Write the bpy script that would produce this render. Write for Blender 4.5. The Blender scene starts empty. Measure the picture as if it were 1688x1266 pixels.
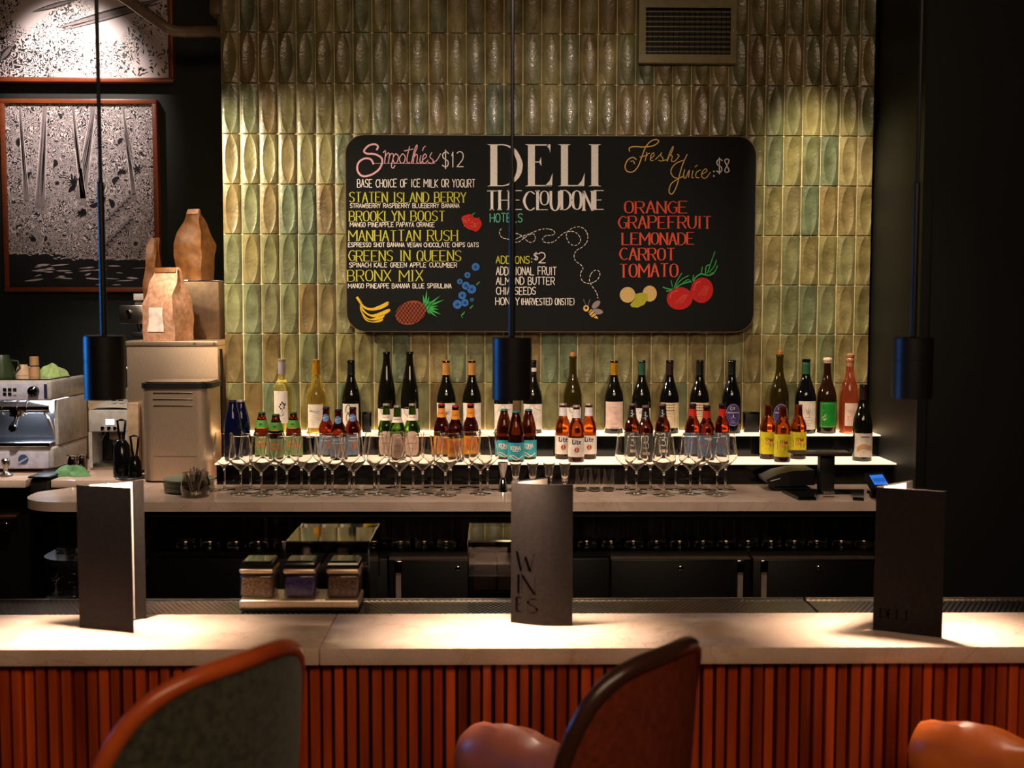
import bpy, bmesh, math, random
from mathutils import Vector, Matrix
S = bpy.context.scene
COL = S.collection
rnd = random.Random(7)
# ------------------------------------------------------------------ camera
F = 1850.0; TH = math.atan(126 / F); PS = math.radians(.95); RO = .002; CZ = 1.725
ROT = Matrix.Rotation(-PS, 3, 'Z') @ Matrix.Rotation(math.pi / 2 - TH, 3, 'X') @ Matrix.Rotation(RO, 3, 'Z')
CAM = Vector((0, 0, CZ))
cd = bpy.data.cameras.new('camera'); cam = bpy.data.objects.new('camera', cd); COL.objects.link(cam)
cam.matrix_world = Matrix.Translation(CAM) @ ROT.to_4x4()
cd.sensor_width = 36; cd.lens = F * 36 / 1688; cd.clip_start = .05
cd.dof.use_dof = True; cd.dof.focus_distance = 4.15; cd.dof.aperture_fstop = 5.0
S.camera = cam
# ------------------------------------------------------------------ world, light, exposure
S.view_settings.view_transform = 'Standard'; S.view_settings.look = 'None'
S.view_settings.exposure = 0.0; S.view_settings.gamma = 1.0; S.view_settings.use_curve_mapping = False
w = bpy.data.worlds.new('world'); S.world = w; w.use_nodes = True
w.node_tree.nodes['Background'].inputs[0].default_value = (.55, .5, .5, 1)
w.node_tree.nodes['Background'].inputs[1].default_value = .012
S.cycles.transparent_max_bounces = 40; S.cycles.max_bounces = 24; S.cycles.transmission_bounces = 24; S.cycles.diffuse_bounces = 4; S.cycles.glossy_bounces = 6
S.cycles.sample_clamp_indirect = 4.0
def lamp(name, kind, loc, target, power, col, size=.1, angle=60, blend=.5, size_y=None, spread=None):
    l = bpy.data.lights.new(name, kind); l.energy = power; l.color = col
    if kind == 'SPOT':
        l.spot_size = math.radians(angle); l.spot_blend = blend; l.shadow_soft_size = size
    elif kind == 'AREA':
        l.size = size
        if spread: l.spread = math.radians(spread)
        if size_y: l.shape = 'RECTANGLE'; l.size_y = size_y
    else: l.shadow_soft_size = size
    o = bpy.data.objects.new(name, l); COL.objects.link(o); o.location = loc
    if target is not None:
        o.rotation_euler = (Vector(target) - Vector(loc)).to_track_quat('-Z', 'Y').to_euler()
    return o
WARM = (1, .62, .33); WARM2 = (1, .8, .62)
lamp('downlight', 'SPOT', (-1.66, 4.06, 2.5), (-.9, 4.55, 2.0), 150, (1, .86, .58), .03, 72, .9)
lamp('downlight', 'SPOT', (1.0, 3.95, 3.3), (1.42, 4.55, 1.9), 215, (1, .86, .58), .03, 34, .9)
lamp('downlight', 'SPOT', (-.35, 3.95, 3.35), (-.3, 4.5, 2.0), 6, (1, .78, .5), .02, 80, 1)
lamp('downlight', 'SPOT', (.45, 3.95, 3.35), (.45, 4.5, 2.0), 5, (1, .78, .5), .02, 80, 1)
lamp('downlight', 'SPOT', (-1.5, 3.4, 3.3), (-1.55, 4.6, 1.4), 260, (1, .84, .68), .04, 46, .8)
lamp('downlight', 'SPOT', (-1.95, 4.65, 3.38), (-1.95, 5.3, 2.74), 150, (1, .86, .74), .03, 52, .9)
lamp('downlight', 'SPOT', (-.3, 2.9, 3.35), (-.3, 3.7, 1.1), 112, WARM2, .03, 75, .9)
lamp('downlight', 'SPOT', (.8, 2.9, 3.35), (.8, 3.7, 1.1), 112, WARM2, .03, 75, .9)
lamp('ceiling_glow', 'AREA', (.3, -.6, 3.2), (.2, 2.3, .8), 50, (1, .68, .42), 2.6, size_y=.8)
lamp('downlight', 'SPOT', (.15, .5, 3.35), (.15, 4.5, 1.98), 190, (1, .84, .7), .06, 27, .8)  # added spot, cone shaped to brighten the chalkboard only
lamp('blue_rim_light', 'AREA', (-3.4, 3.15, 1.75), (0, 2.05, 1.42), 1.5, (.04, .3, 1), .7, size_y=.8, spread=24)  # unseen blue source at left, beam narrowed to rim the pendants
# ------------------------------------------------------------------ projection helpers
def ray(px, py): return ROT @ Vector(((px - 844) / F, -(py - 633) / F, -1))
def P(px, py, Y):
    d = ray(px, py); return CAM + d * (Y / d.y)
def PZ(px, py, z):
    d = ray(px, py); return CAM + d * ((z - CZ) / d.z)
# ------------------------------------------------------------------ materials
def lin(c): return tuple(((v / 255) / 12.92 if v / 255 <= .04045 else ((v / 255 + .055) / 1.055) ** 2.4) for v in c) + (1,)
MATS = {}
def pm(name, col, rough=.5, metal=0.0, trans=0.0, ior=1.45, es=0.0, ecol=None, coat=0.0, spec=.5,
       noise=None, bump=0.0, bscale=200.0, col2=None, sheen=0.0, stretch=None):
    if name in MATS: return MATS[name]
    m = bpy.data.materials.new(name); m.use_nodes = True; MATS[name] = m
    nt = m.node_tree; b = nt.nodes['Principled BSDF']
    I = b.inputs
    I['Base Color'].default_value = lin(col); I['Roughness'].default_value = rough; I['Metallic'].default_value = metal
    I['Transmission Weight'].default_value = trans; I['IOR'].default_value = ior
    I['Coat Weight'].default_value = coat; I['Specular IOR Level'].default_value = spec
    I['Sheen Weight'].default_value = sheen
    if es: I['Emission Color'].default_value = lin(ecol or col); I['Emission Strength'].default_value = es
    tc = nt.nodes.new('ShaderNodeTexCoord'); mp = nt.nodes.new('ShaderNodeMapping')
    nt.links.new(tc.outputs['Object'], mp.inputs[0])
    if stretch: mp.inputs['Scale'].default_value = stretch
    n = nt.nodes.new('ShaderNodeTexNoise'); n.inputs['Scale'].default_value = noise or 30; n.inputs['Detail'].default_value = 6
    nt.links.new(mp.outputs[0], n.inputs[0])
    rp = nt.nodes.new('ShaderNodeValToRGB'); nt.links.new(n.outputs[0], rp.inputs[0])
    c2 = col2 or tuple(int(v * .88) for v in col)
    rp.color_ramp.elements[0].position = .35; rp.color_ramp.elements[1].position = .65
    rp.color_ramp.elements[0].color = lin(c2); rp.color_ramp.elements[1].color = lin(col)
    nt.links.new(rp.outputs[0], I['Base Color'])
    if bump:
        n2 = nt.nodes.new('ShaderNodeTexNoise'); n2.inputs['Scale'].default_value = bscale; n2.inputs['Detail'].default_value = 4
        nt.links.new(mp.outputs[0], n2.inputs[0])
        bp = nt.nodes.new('ShaderNodeBump'); bp.inputs['Strength'].default_value = bump; bp.inputs['Distance'].default_value = .002
        nt.links.new(n2.outputs[0], bp.inputs['Height']); nt.links.new(bp.outputs[0], I['Normal'])
    return m
def thin_glass(name, tint, edge=1.0, rough=.03, base=.04):
    m = bpy.data.materials.new(name); m.use_nodes = True; nt = m.node_tree
    for n in list(nt.nodes):
        if n.type != 'OUTPUT_MATERIAL': nt.nodes.remove(n)
    out = [n for n in nt.nodes if n.type == 'OUTPUT_MATERIAL'][0]
    t = nt.nodes.new('ShaderNodeBsdfTransparent'); t.inputs[0].default_value = lin(tint)
    g = nt.nodes.new('ShaderNodeBsdfGlossy'); g.inputs['Roughness'].default_value = rough; g.inputs[0].default_value = (1, .97, .94, 1)
    lw = nt.nodes.new('ShaderNodeLayerWeight'); lw.inputs[0].default_value = .5
    pw = nt.nodes.new('ShaderNodeMath'); pw.operation = 'POWER'; pw.inputs[1].default_value = 3.2
    nt.links.new(lw.outputs['Facing'], pw.inputs[0])
    ml = nt.nodes.new('ShaderNodeMath'); ml.operation = 'MULTIPLY_ADD'; ml.inputs[1].default_value = edge; ml.inputs[2].default_value = base
    ml.use_clamp = True; nt.links.new(pw.outputs[0], ml.inputs[0])
    mx = nt.nodes.new('ShaderNodeMixShader'); nt.links.new(ml.outputs[0], mx.inputs[0])
    nt.links.new(t.outputs[0], mx.inputs[1]); nt.links.new(g.outputs[0], mx.inputs[2]); nt.links.new(mx.outputs[0], out.inputs[0])
    return m
# ------------------------------------------------------------------ mesh builder
class G:
    def __init__(s): s.bm = bmesh.new()
    def box(s, x0, x1, y0, y1, z0, z1, bev=0.0, seg=2, rot=None):
        r = bmesh.ops.create_cube(s.bm, size=1.0)
        c = Vector(((x0 + x1) / 2, (y0 + y1) / 2, (z0 + z1) / 2))
        for v in r['verts']:
            v.co = Vector((v.co.x * (x1 - x0), v.co.y * (y1 - y0), v.co.z * (z1 - z0)))
        if bev:
            es = list({e for v in r['verts'] for e in v.link_edges})
            vs = bmesh.ops.bevel(s.bm, geom=es, offset=bev, segments=seg, profile=.5, affect='EDGES')
            vv = {v for f in vs['faces'] for v in f.verts} | {v for v in r['verts'] if v.is_valid}
            stack = list(vv); seen = set(stack)
            while stack:
                v = stack.pop()
                for e in v.link_edges:
                    o = e.other_vert(v)
                    if o not in seen: seen.add(o); stack.append(o)
            vv = seen
        else: vv = r['verts']
        for v in vv: v.co = c + (rot @ v.co if rot else v.co)
        return s
    def lathe(s, prof, n=24, c=(0, 0, 0), axis='Z', close=False, rot=None):
        c = Vector(c); rings = []
        for r, z in prof:
            if r < 1e-6: co = [Vector((0, 0, z))]
            else: co = [Vector((r * math.cos(2 * math.pi * i / n), r * math.sin(2 * math.pi * i / n), z)) for i in range(n)]
            out = []
            for p in co:
                if axis == 'Y': p = Vector((p.x, p.z, -p.y))
                elif axis == 'X': p = Vector((p.z, p.x, p.y))
                if rot: p = rot @ p
                out.append(s.bm.verts.new(c + p))
            rings.append(out)
        prs = list(zip(rings, rings[1:])) + ([(rings[-1], rings[0])] if close else [])
        for a, b in prs:
            if len(a) == 1 and len(b) == 1: continue
            for i in range(n):
                j = (i + 1) % n
                try:
                    if len(a) == 1: s.bm.faces.new((a[0], b[j], b[i]))
                    elif len(b) == 1: s.bm.faces.new((a[i], a[j], b[0]))
                    else: s.bm.faces.new((a[i], a[j], b[j], b[i]))
                except ValueError: pass
        return s
    def cyl(s, r, z0, z1, c=(0, 0, 0), n=24, axis='Z', rot=None, bev=0):
        p = [(0, z0), (r - bev, z0), (r, z0 + bev), (r, z1 - bev), (r - bev, z1), (0, z1)] if bev else [(0, z0), (r, z0), (r, z1), (0, z1)]
        return s.lathe(p, n, c, axis, rot=rot)
    def ell(s, c, r, n=16, m=10, rot=None):
        c = Vector(c); pr = [(math.sin(math.pi * k / m), -math.cos(math.pi * k / m)) for k in range(m + 1)]
        M = Matrix.Diagonal(Vector(r)); M = (rot @ M) if rot else M
        return s.lathe(pr, n, c, rot=M)
    def tube(s, pts, r, n=10, caps=True, closed=False):
        pts = [Vector(p) for p in pts]; rings = []; N = len(pts)
        up = Vector((0, 0, 1)); prev = None
        for i, p in enumerate(pts):
            a = pts[(i - 1) % N] if (i or closed) else p; b = pts[(i + 1) % N] if (i < N - 1 or closed) else p
            t = (b - a).normalized()
            if prev is None:
                u = t.cross(up if abs(t.z) < .9 else Vector((1, 0, 0))).normalized()
            else:
                u = (prev - t * prev.dot(t)).normalized()
            prev = u; v = t.cross(u)
            rr = r[i] if isinstance(r, (list, tuple)) else r
            rings.append([s.bm.verts.new(p + (u * math.cos(2 * math.pi * k / n) + v * math.sin(2 * math.pi * k / n)) * rr) for k in range(n)])
        prs = list(zip(rings, rings[1:])) + ([(rings[-1], rings[0])] if closed else [])
        for a, b in prs:
            for k in range(n):
                j = (k + 1) % n; s.bm.faces.new((a[k], a[j], b[j], b[k]))
        if caps and not closed:
            s.bm.faces.new(rings[0]); s.bm.faces.new(rings[-1])
        return s
    def grid(s, fn, nu, nv, cu=False):
        V = [[s.bm.verts.new(fn(i / nu, j / nv)) for j in range(nv + 1)] for i in range(nu if cu else nu + 1)]
        for i in range(nu):
            for j in range(nv):
                k = (i + 1) % nu if cu else i + 1
                try: s.bm.faces.new((V[i][j], V[k][j], V[k][j + 1], V[i][j + 1]))
                except ValueError: pass
        return s
    def poly(s, pts):
        s.bm.faces.new([s.bm.verts.new(p) for p in pts]); return s
    def prism(s, poly, d):   # poly: list of Vectors, d: extrusion vector
        a = [s.bm.verts.new(p) for p in poly]; b = [s.bm.verts.new(Vector(p) + Vector(d)) for p in poly]
        s.bm.faces.new(a); s.bm.faces.new(b[::-1]); n = len(a)
        for i in range(n): s.bm.faces.new((a[i], b[i], b[(i + 1) % n], a[(i + 1) % n]))
        return s
    def ribbon(s, pts, w, M, pen=None):   # flat stroke in a 2-D frame mapped by M, one strip per smooth run
        pts = [p for k, p in enumerate(pts) if k == 0 or math.dist(p, pts[k - 1]) > 1e-7]
        if len(pts) < 2: return
        runs = [[pts[0]]]
        for k in range(1, len(pts)):
            runs[-1].append(pts[k])
            if k < len(pts) - 1:
                a, b, c = pts[k - 1], pts[k], pts[k + 1]
                d = abs((math.atan2(c[1] - b[1], c[0] - b[0]) - math.atan2(b[1] - a[1], b[0] - a[0]) + math.pi) % (2 * math.pi) - math.pi)
                if d > .9: runs.append([pts[k]])
        for r in runs:
            n = len(r)
            if n < 2: continue
            L, R_ = [], []
            for k in range(n):
                a = r[max(k - 1, 0)]; b = r[min(k + 1, n - 1)]; dx, dy = b[0] - a[0], b[1] - a[1]; l = math.hypot(dx, dy) or 1e-9
                ww = w if not pen else pen[0] + (pen[1] - pen[0]) * (abs(dy) / l) ** pen[2]
                ex = (-.18 if k == 0 else .18 if k == n - 1 else 0) * ww
                cx, cy = r[k][0] + dx / l * ex, r[k][1] + dy / l * ex
                L.append(s.bm.verts.new(M(cx - dy / l * ww / 2, cy + dx / l * ww / 2))); R_.append(s.bm.verts.new(M(cx + dy / l * ww / 2, cy - dx / l * ww / 2)))
            for k in range(n - 1): s.bm.faces.new((L[k], L[k + 1], R_[k + 1], R_[k]))
def root_loc(o):
    while o.parent: o = o.parent
    return o.location
def obj(name, g, mat, parent=None, local=False, angle=35):
    me = bpy.data.meshes.new(name)
    if parent is not None and not local:
        L = root_loc(parent)
        for v in g.bm.verts: v.co -= L
    bmesh.ops.recalc_face_normals(g.bm, faces=g.bm.faces[:])
    g.bm.to_mesh(me); g.bm.free()
    me.shade_smooth()
    try: me.set_sharp_from_angle(angle=math.radians(angle))
    except Exception: pass
    o = bpy.data.objects.new(name, me); COL.objects.link(o)
    if isinstance(mat, str): mat = MATS[mat]
    me.materials.append(mat)
    if parent is not None: o.parent = parent
    return o
def tag(o, label, cat, group=None, kind=None):
    o['label'] = label; o['category'] = cat
    if group: o['group'] = group
    if kind: o['kind'] = kind
    return o
def thing(name, label, cat, loc=(0, 0, 0), group=None, rz=0):
    o = bpy.data.objects.new(name, None); COL.objects.link(o); o.location = loc; o.empty_display_size = .05
    o.rotation_euler.z = rz
    return tag(o, label, cat, group)
def struct(name, g, mat, label=None, parent=None):
    o = obj(name, g, mat, parent)
    if parent is None:
        o['kind'] = 'structure'
        if label: o['label'] = label; o['category'] = name.split('_')[0]
    return o
def plabel(o, t): o['label'] = t; return o
def dup(root, loc, label, group=None, rz=None):
    r = root.copy(); COL.objects.link(r); r.location = loc; r['label'] = label
    if group: r['group'] = group
    if rz is not None: r.rotation_euler.z = rz
    for ch in list(root.children):
        c = ch.copy(); COL.objects.link(c); c.parent = r
        for q in list(ch.children):
            d = q.copy(); COL.objects.link(d); d.parent = c
    return r
# ------------------------------------------------------------------ chalk / print lettering: our own stroke alphabet (8 x 8 grid)
GL = {'A': '00 48 80|23 63', 'B': '08 00|~08 58 76 54 04|~04 64 82 60 00', 'C': '~87 58 27 04 21 50 81', 'D': '08 00|~08 48 86 82 40 00',
 'E': '80 00 08 88|04 64', 'F': '00 08 88|04 64', 'G': '~87 58 27 04 21 50 81|81 84 54', 'H': '08 00|88 80|04 84', 'I': '48 40',
 'J': '~88 83 60 20 02', 'K': '08 00|88 04 80', 'L': '08 00 80', 'M': '00 08 43 88 80', 'N': '00 08 80 88', 'O': '~48 17 04 11 40 71 84 77 48',
 'P': '08 00|~08 68 86 64 04', 'Q': '~48 17 04 11 40 71 84 77 48|52 80', 'R': '08 00|~08 68 86 64 04|44 80', 'S': '~87 58 17 15 44 73 71 40 01',
 'T': '08 88|48 40', 'U': '~08 05 03 11 30 50 71 83 85 88', 'V': '08 40 88', 'W': '08 20 46 60 88', 'X': '08 80|88 00', 'Y': '08 44 88|44 40', 'Z': '08 88 00 80',
 '0': '~48 17 04 11 40 71 84 77 48', '1': '26 48 40', '2': '~07 38 77 74 00|00 80', '8': '~44 17 48 77 44 11 40 71 44', '$': '~87 58 17 15 44 73 71 40 01|49 4/',
 '(': '~68 24 60', ')': '~28 64 20', ':': '46 45|42 41', '3': '~07 48 77 54 34|~54 82 50 01', 'i': '46 41 60|48 47', 't': '38 31 60|16 66', 'e': '~14 65 76 37 14 11 40 71', 'r': '06 00|~04 37 66'}
def catmull(pts, k=5, closed=False):
    out = []; n = len(pts)
    for i in range(n - 1):
        p0 = pts[max(i - 1, 0)]; p1 = pts[i]; p2 = pts[i + 1]; p3 = pts[min(i + 2, n - 1)]
        for j in range(k):
            t = j / k
            out.append(tuple(.5 * (2 * p1[c] + (p2[c] - p0[c]) * t + (2 * p0[c] - 5 * p1[c] + 4 * p2[c] - p3[c]) * t * t + (3 * p1[c] - p0[c] - 3 * p2[c] + p3[c]) * t ** 3) for c in range(2)))
    out.append(tuple(pts[-1])); return out
def glyph(ch):
    out = []
    for s in GL.get(ch, '').split('|'):
        if not s: continue
        sm = s[0] == '~'; s = s[1:] if sm else s
        pts = [((ord(a[0]) - 48) / 8, (-1 / 8 if a[1] == '/' else (ord(a[1]) - 48) / 8)) for a in s.split()]
        out.append(catmull(pts, 5) if sm else pts)
    return out
def text(g, s, x0, x1, yt, yb, M, w, serif=False, pen=None):
    W = []; 
    for ch in s: W.append({'I': .3, ' ': .5, 'M': 1.05, 'W': 1.1, '1': .5, ':': .25, '(': .4, ')': .4, 'i': .5, 't': .6}.get(ch, .78))
    gap = .24; tot = sum(W) + gap * (len(s) - 1); k = (x1 - x0) / tot; x = x0
    for ch, cw in zip(s, W):
        jy = rnd.uniform(-.03, .03)
        for pl in glyph(ch):
            c0 = .5 if ch in 'I:' else 0
            pts = [(x + ((p[0] - c0) * (cw if ch not in 'I:' else .8) + (cw / 2 if ch in 'I:' else 0)) * k, yb + (yt - yb) * (p[1] + jy)) for p in pl]
            g.ribbon(pts, w, M, pen)
            if serif:
                for e, f in ((0, 1), (-1, -2)):
                    if abs(pl[e][0] - pl[f][0]) < .3 and (pl[e][1] < .02 or pl[e][1] > .98) and abs(pl[e][1] - pl[f][1]) > .2:
                        sw = abs(k) * .16; g.ribbon([(pts[e][0] - sw, pts[e][1]), (pts[e][0] + sw, pts[e][1])], abs(w) * .45, M)
        x += (cw + gap) * k
    return g
# ------------------------------------------------------------------ key planes (metres; wall faces the camera)
ZC = 1.05                      # counter and bar height
YW = 4.55; YC = 3.867          # tile face, back counter front
ZU, YU = 1.223, 4.408          # upper bottle shelf, its front edge
ZL, YL = 1.135, 4.226          # lower bottle shelf
YB0, YB1, YB2 = 2.189, 2.442, 2.572   # bar front, stone back edge, drip rail back edge
ZCEIL = 3.45
XT0, XT1 = -1.083, 1.525       # tiled pier
# ------------------------------------------------------------------ shared materials
pm('dark_green_paint', (12, 22, 21), .55, noise=4, col2=(9, 17, 17))
pm('black_green_paint', (7, 8, 7), .55, noise=4)
pm('black_paint', (5, 5, 5), .5, noise=5)
pm('black_gloss', (8, 8, 9), .1, spec=.5)
pm('black_matte', (14, 13, 13), .45, bump=.2)
pm('black_cabinet', (5, 5, 5), .35)
pm('floor_wood', (70, 48, 34), .4, noise=12, stretch=(1, 12, 1))
pm('ceiling_black', (22, 20, 20), .8)
pm('steel', (190, 184, 176), .24, 1.0, bump=.05, bscale=60, stretch=(1, 1, 30))
pm('steel_brushed', (222, 196, 170), .38, .85, noise=40, col2=(196, 170, 146), bump=.05, bscale=50, stretch=(30, 30, 1))
pm('chrome', (225, 225, 228), .08, 1.0)
pm('white_enamel', (184, 178, 172), .28, coat=.3)
pm('beige_enamel', (176, 150, 120), .35)
pm('brass', (170, 125, 70), .3, 1.0)
pm('lit_acrylic', (255, 236, 212), .4, es=1.15, ecol=(255, 226, 190))
pm('led', (255, 225, 180), .4, es=9, ecol=(255, 214, 150))
def stone():
    m = pm('stone', (208, 184, 168), .16, noise=9, col2=(190, 162, 146), coat=.2, bump=.02, bscale=400)
    nt = m.node_tree; b = nt.nodes['Principled BSDF']; old = b.inputs['Base Color'].links[0].from_socket
    tc = [n for n in nt.nodes if n.type == 'TEX_COORD'][0]
    v = nt.nodes.new('ShaderNodeTexNoise'); v.inputs['Scale'].default_value = 260; v.inputs['Detail'].default_value = 2
    nt.links.new(tc.outputs['Object'], v.inputs[0])
    rp = nt.nodes.new('ShaderNodeValToRGB'); rp.color_ramp.elements[0].position = .3; rp.color_ramp.elements[1].position = .45
    rp.color_ramp.elements[0].color = (.55, .5, .46, 1); nt.links.new(v.outputs[0], rp.inputs[0])
    mx = nt.nodes.new('ShaderNodeMix'); mx.data_type = 'RGBA'; mx.blend_type = 'MULTIPLY'; mx.inputs[0].default_value = .45
    nt.links.new(old, mx.inputs[6]); nt.links.new(rp.outputs[0], mx.inputs[7])
    # thin veins
    n3 = nt.nodes.new('ShaderNodeTexNoise'); n3.inputs['Scale'].default_value = 3.5; n3.inputs['Detail'].default_value = 8; n3.inputs['Distortion'].default_value = 1.2
    nt.links.new(tc.outputs['Object'], n3.inputs[0])
    r3 = nt.nodes.new('ShaderNodeValToRGB'); e = r3.color_ramp.elements
    e[0].position = .488; e[0].color = (1, 1, 1, 1); e[1].position = .5; e[1].color = (.8, .72, .66, 1)
    q = e.new(.512); q.color = (1, 1, 1, 1); nt.links.new(n3.outputs[0], r3.inputs[0])
    m2 = nt.nodes.new('ShaderNodeMix'); m2.data_type = 'RGBA'; m2.blend_type = 'MULTIPLY'; m2.inputs[0].default_value = .7
    nt.links.new(mx.outputs[2], m2.inputs[6]); nt.links.new(r3.outputs[0], m2.inputs[7]); nt.links.new(m2.outputs[2], b.inputs['Base Color'])
stone()
# ------------------------------------------------------------------ room shell
struct('floor', G().box(-4.2, 4.2, -2.2, 5.6, -.1, 0), 'floor_wood', 'dark wooden floor under the bar and stools')
struct('ceiling', G().box(-4.2, 4.2, -2.2, 5.6, ZCEIL, ZCEIL + .1), 'ceiling_black', 'dark ceiling above the bar')
struct('wall_back', G().box(-4.1, XT0 + .02, 5.35, 5.5, 0, ZCEIL), 'dark_green_paint', 'dark green back wall behind the coffee machines with framed prints')
struct('wall_left', G().box(-4.2, -4.1, -2.2, 5.5, 0, ZCEIL), 'dark_green_paint', 'dark left wall')
struct('wall_right', G().box(4.1, 4.2, -2.2, 4.2, 0, ZCEIL), 'black_paint', 'black right wall')
struct('wall_front', G().box(-4.2, 4.2, -2.3, -2.2, 0, ZCEIL), 'black_paint', 'dark wall across the room')
xr = P(1437, 500, YW).x
struct('wall_return', G().box(xr, xr + .5, 4.06, 4.6, 0, ZCEIL), 'black_green_paint', 'dark green return wall beside the tiles')
struct('wall_side', G().box(xr + .5, 4.1, 4.1, 4.2, 0, ZCEIL), 'black_paint', 'black plane standing in for the dark opening right of the tiles')  # flat black plane in place of the unlit space beyond the return wall
struct('trim_1', G().box(xr - .001, xr + .03, 4.03, 4.06, 0, ZCEIL), 'black_paint', 'black corner trim at the edge of the return wall')
# tiled pier: 200 x 75 mm glazed relief tiles
def tile_wall():
    m = bpy.data.materials.new('glazed_tile'); m.use_nodes = True; nt = m.node_tree; b = nt.nodes['Principled BSDF']; L = nt.links.new
    at = nt.nodes.new('ShaderNodeAttribute'); at.attribute_name = 'glaze'
    rp = nt.nodes.new('ShaderNodeValToRGB'); e = rp.color_ramp.elements
    e[0].position = 0; e[0].color = lin((122, 118, 76)); e[1].position = 1; e[1].color = lin((140, 120, 78))
    for p, c in ((.15, (138, 130, 84)), (.3, (114, 120, 86)), (.45, (146, 136, 92)), (.6, (120, 100, 62)), (.75, (132, 124, 80)), (.9, (100, 114, 88))): q = e.new(p); q.color = lin(c)
    L(at.outputs['Fac'], rp.inputs[0])
    tc = nt.nodes.new('ShaderNodeTexCoord')
    n = nt.nodes.new('ShaderNodeTexNoise'); n.inputs['Scale'].default_value = 14; n.inputs['Detail'].default_value = 7; L(tc.outputs['Object'], n.inputs[0])
    r2 = nt.nodes.new('ShaderNodeValToRGB'); r2.color_ramp.elements[0].position = .3; r2.color_ramp.elements[1].position = .7
    r2.color_ramp.elements[0].color = (.42, .36, .27, 1); r2.color_ramp.elements[1].color = (1.1, 1.05, 1, 1); L(n.outputs[0], r2.inputs[0])
    mx = nt.nodes.new('ShaderNodeMix'); mx.data_type = 'RGBA'; mx.blend_type = 'MULTIPLY'; mx.inputs[0].default_value = .9
    L(rp.outputs[0], mx.inputs[6]); L(r2.outputs[0], mx.inputs[7]); L(mx.outputs[2], b.inputs['Base Color'])
    b.inputs['Roughness'].default_value = .4; b.inputs['Coat Weight'].default_value = .3; b.inputs['Coat Roughness'].default_value = .06
    n2 = nt.nodes.new('ShaderNodeTexNoise'); n2.inputs['Scale'].default_value = 75; n2.inputs['Detail'].default_value = 3; L(tc.outputs['Object'], n2.inputs[0])
    bp = nt.nodes.new('ShaderNodeBump'); bp.inputs['Strength'].default_value = .35; bp.inputs['Distance'].default_value = .004
    L(n2.outputs[0], bp.inputs['Height']); L(bp.outputs[0], b.inputs['Normal']); L(bp.outputs[0], b.inputs['Coat Normal'])
    tw, th = .075, .1988; gap = .0016; NV = 24
    z00 = 1.4205 - th; verts = []; faces = []; gl = []; r = random.Random(3)
    ncol = 35; nrow = 12; h0 = .0098
    def pil(u, v):
        e = max(0, 1 - (2 * abs(u)) ** 26) * 1
        return h0 * (1 - .86 * (2 * u) ** 2) * e
    for c in range(ncol):
        for k in range(nrow):
            x0 = XT0 + c * tw; x1 = min(x0 + tw - gap, XT1); z0 = z00 + k * th; z1 = z0 + th - .0009
            if z0 > ZCEIL or x1 - x0 < .01: continue
            gv = r.random(); base = len(verts); tl = r.uniform(-.0016, .0016); tz = r.uniform(-.0012, .0012); flip = r.uniform(-.05, .07)
            for j in range(NV + 1):
                v = j / NV - .5; a = .345 * max(0, 1 - (2 * v / .93) ** 2) ** .52
                us = [-.5, -.488, -.465] + [-.465 + (.465 - a) * q for q in (.33, .66)] + [-a + 2 * a * q / 8 for q in range(9)] + [a + (.465 - a) * q for q in (.33, .66)] + [.465, .488, .5]
                pa = pil(a, v)
                for i, u in enumerate(us):
                    if 5 <= i <= 13 and a > 0: d = pa - .0036 * min(1, a / .3) * (1 - (u / a) ** 2) + flip * .03 * u * a
                    else: d = pil(u, v)
                    if i in (0, len(us) - 1): d = -.0002
                    if j in (0, NV): d -= .0034; v = math.copysign(.5, v)
                    elif j in (1, NV - 1): v = math.copysign(.485, v)
                    verts.append((min(x0 + (tw - gap) * (u + .5), XT1), YW - d - tl * u - tz * v, z0 + (z1 - z0) * (v + .5)))
            n = len(us)
            for j in range(NV):
                for i in range(n - 1):
                    q = base + j * n + i
                    faces.append((q, q + 1, q + n + 1, q + n)); gl.append(gv)
    me = bpy.data.meshes.new('wall_tiles'); me.from_pydata(verts, [], faces)
    a = me.attributes.new('glaze', 'FLOAT', 'FACE'); a.data.foreach_set('value', gl)
    me.shade_smooth(); me.set_sharp_from_angle(angle=math.radians(11)); me.materials.append(m)
    core = struct('wall_tiled', G().box(XT0 + .001, XT1, YW - .0006, 5.45, 0, ZCEIL), pm('grout', (206, 186, 146), .8), 'green glazed tile pier behind the bar with almond relief tiles')
    o = bpy.data.objects.new('tile_cladding', me); COL.objects.link(o); o.parent = core
tile_wall()
# ------------------------------------------------------------------ back counter, shelves, left counter
XL_end = PZ(52, 815, ZC).x; XB = PZ(228, 800, ZC).x; XR = xr + .0
def counter_poly(inset, z):
    pts = []; yb = 4.19; r = .16 - inset
    x0 = XL_end + inset; y0 = YC + inset
    for k in range(9):
        a = math.pi / 2 * k / 8; pts.append((x0 + r - r * math.cos(a), y0 + r - r * math.sin(a) , z))
    xr_ = XR - .002
    xr_in = P(1446, 826, YC).x
    pts += [(xr_in, y0, z), (xr_in, 4.02, z), (xr_, 4.05, z), (xr_, YW - .016, z), (XB + .004, YW - .016, z), (XB + .004, yb - inset, z)]
    pts += [(x0 + .08, yb - inset, z), (x0, yb - inset - .1, z)]
    return [Vector(p) for p in pts]
bc = thing('back_counter', 'long pale stone back counter with rounded left end over black fridges', 'counter', (0, YC, 0))
obj('stone_top', G().prism(counter_poly(0, ZC - .033), (0, 0, .033)), 'stone', bc)
obj('underside_rail', G().prism(counter_poly(.035, ZC - .06), (0, 0, .0265)), 'black_matte', bc)
xk0 = P(250, 900, 3.95).x; xk1 = P(1464, 900, 3.95).x; YK = 3.93
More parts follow.
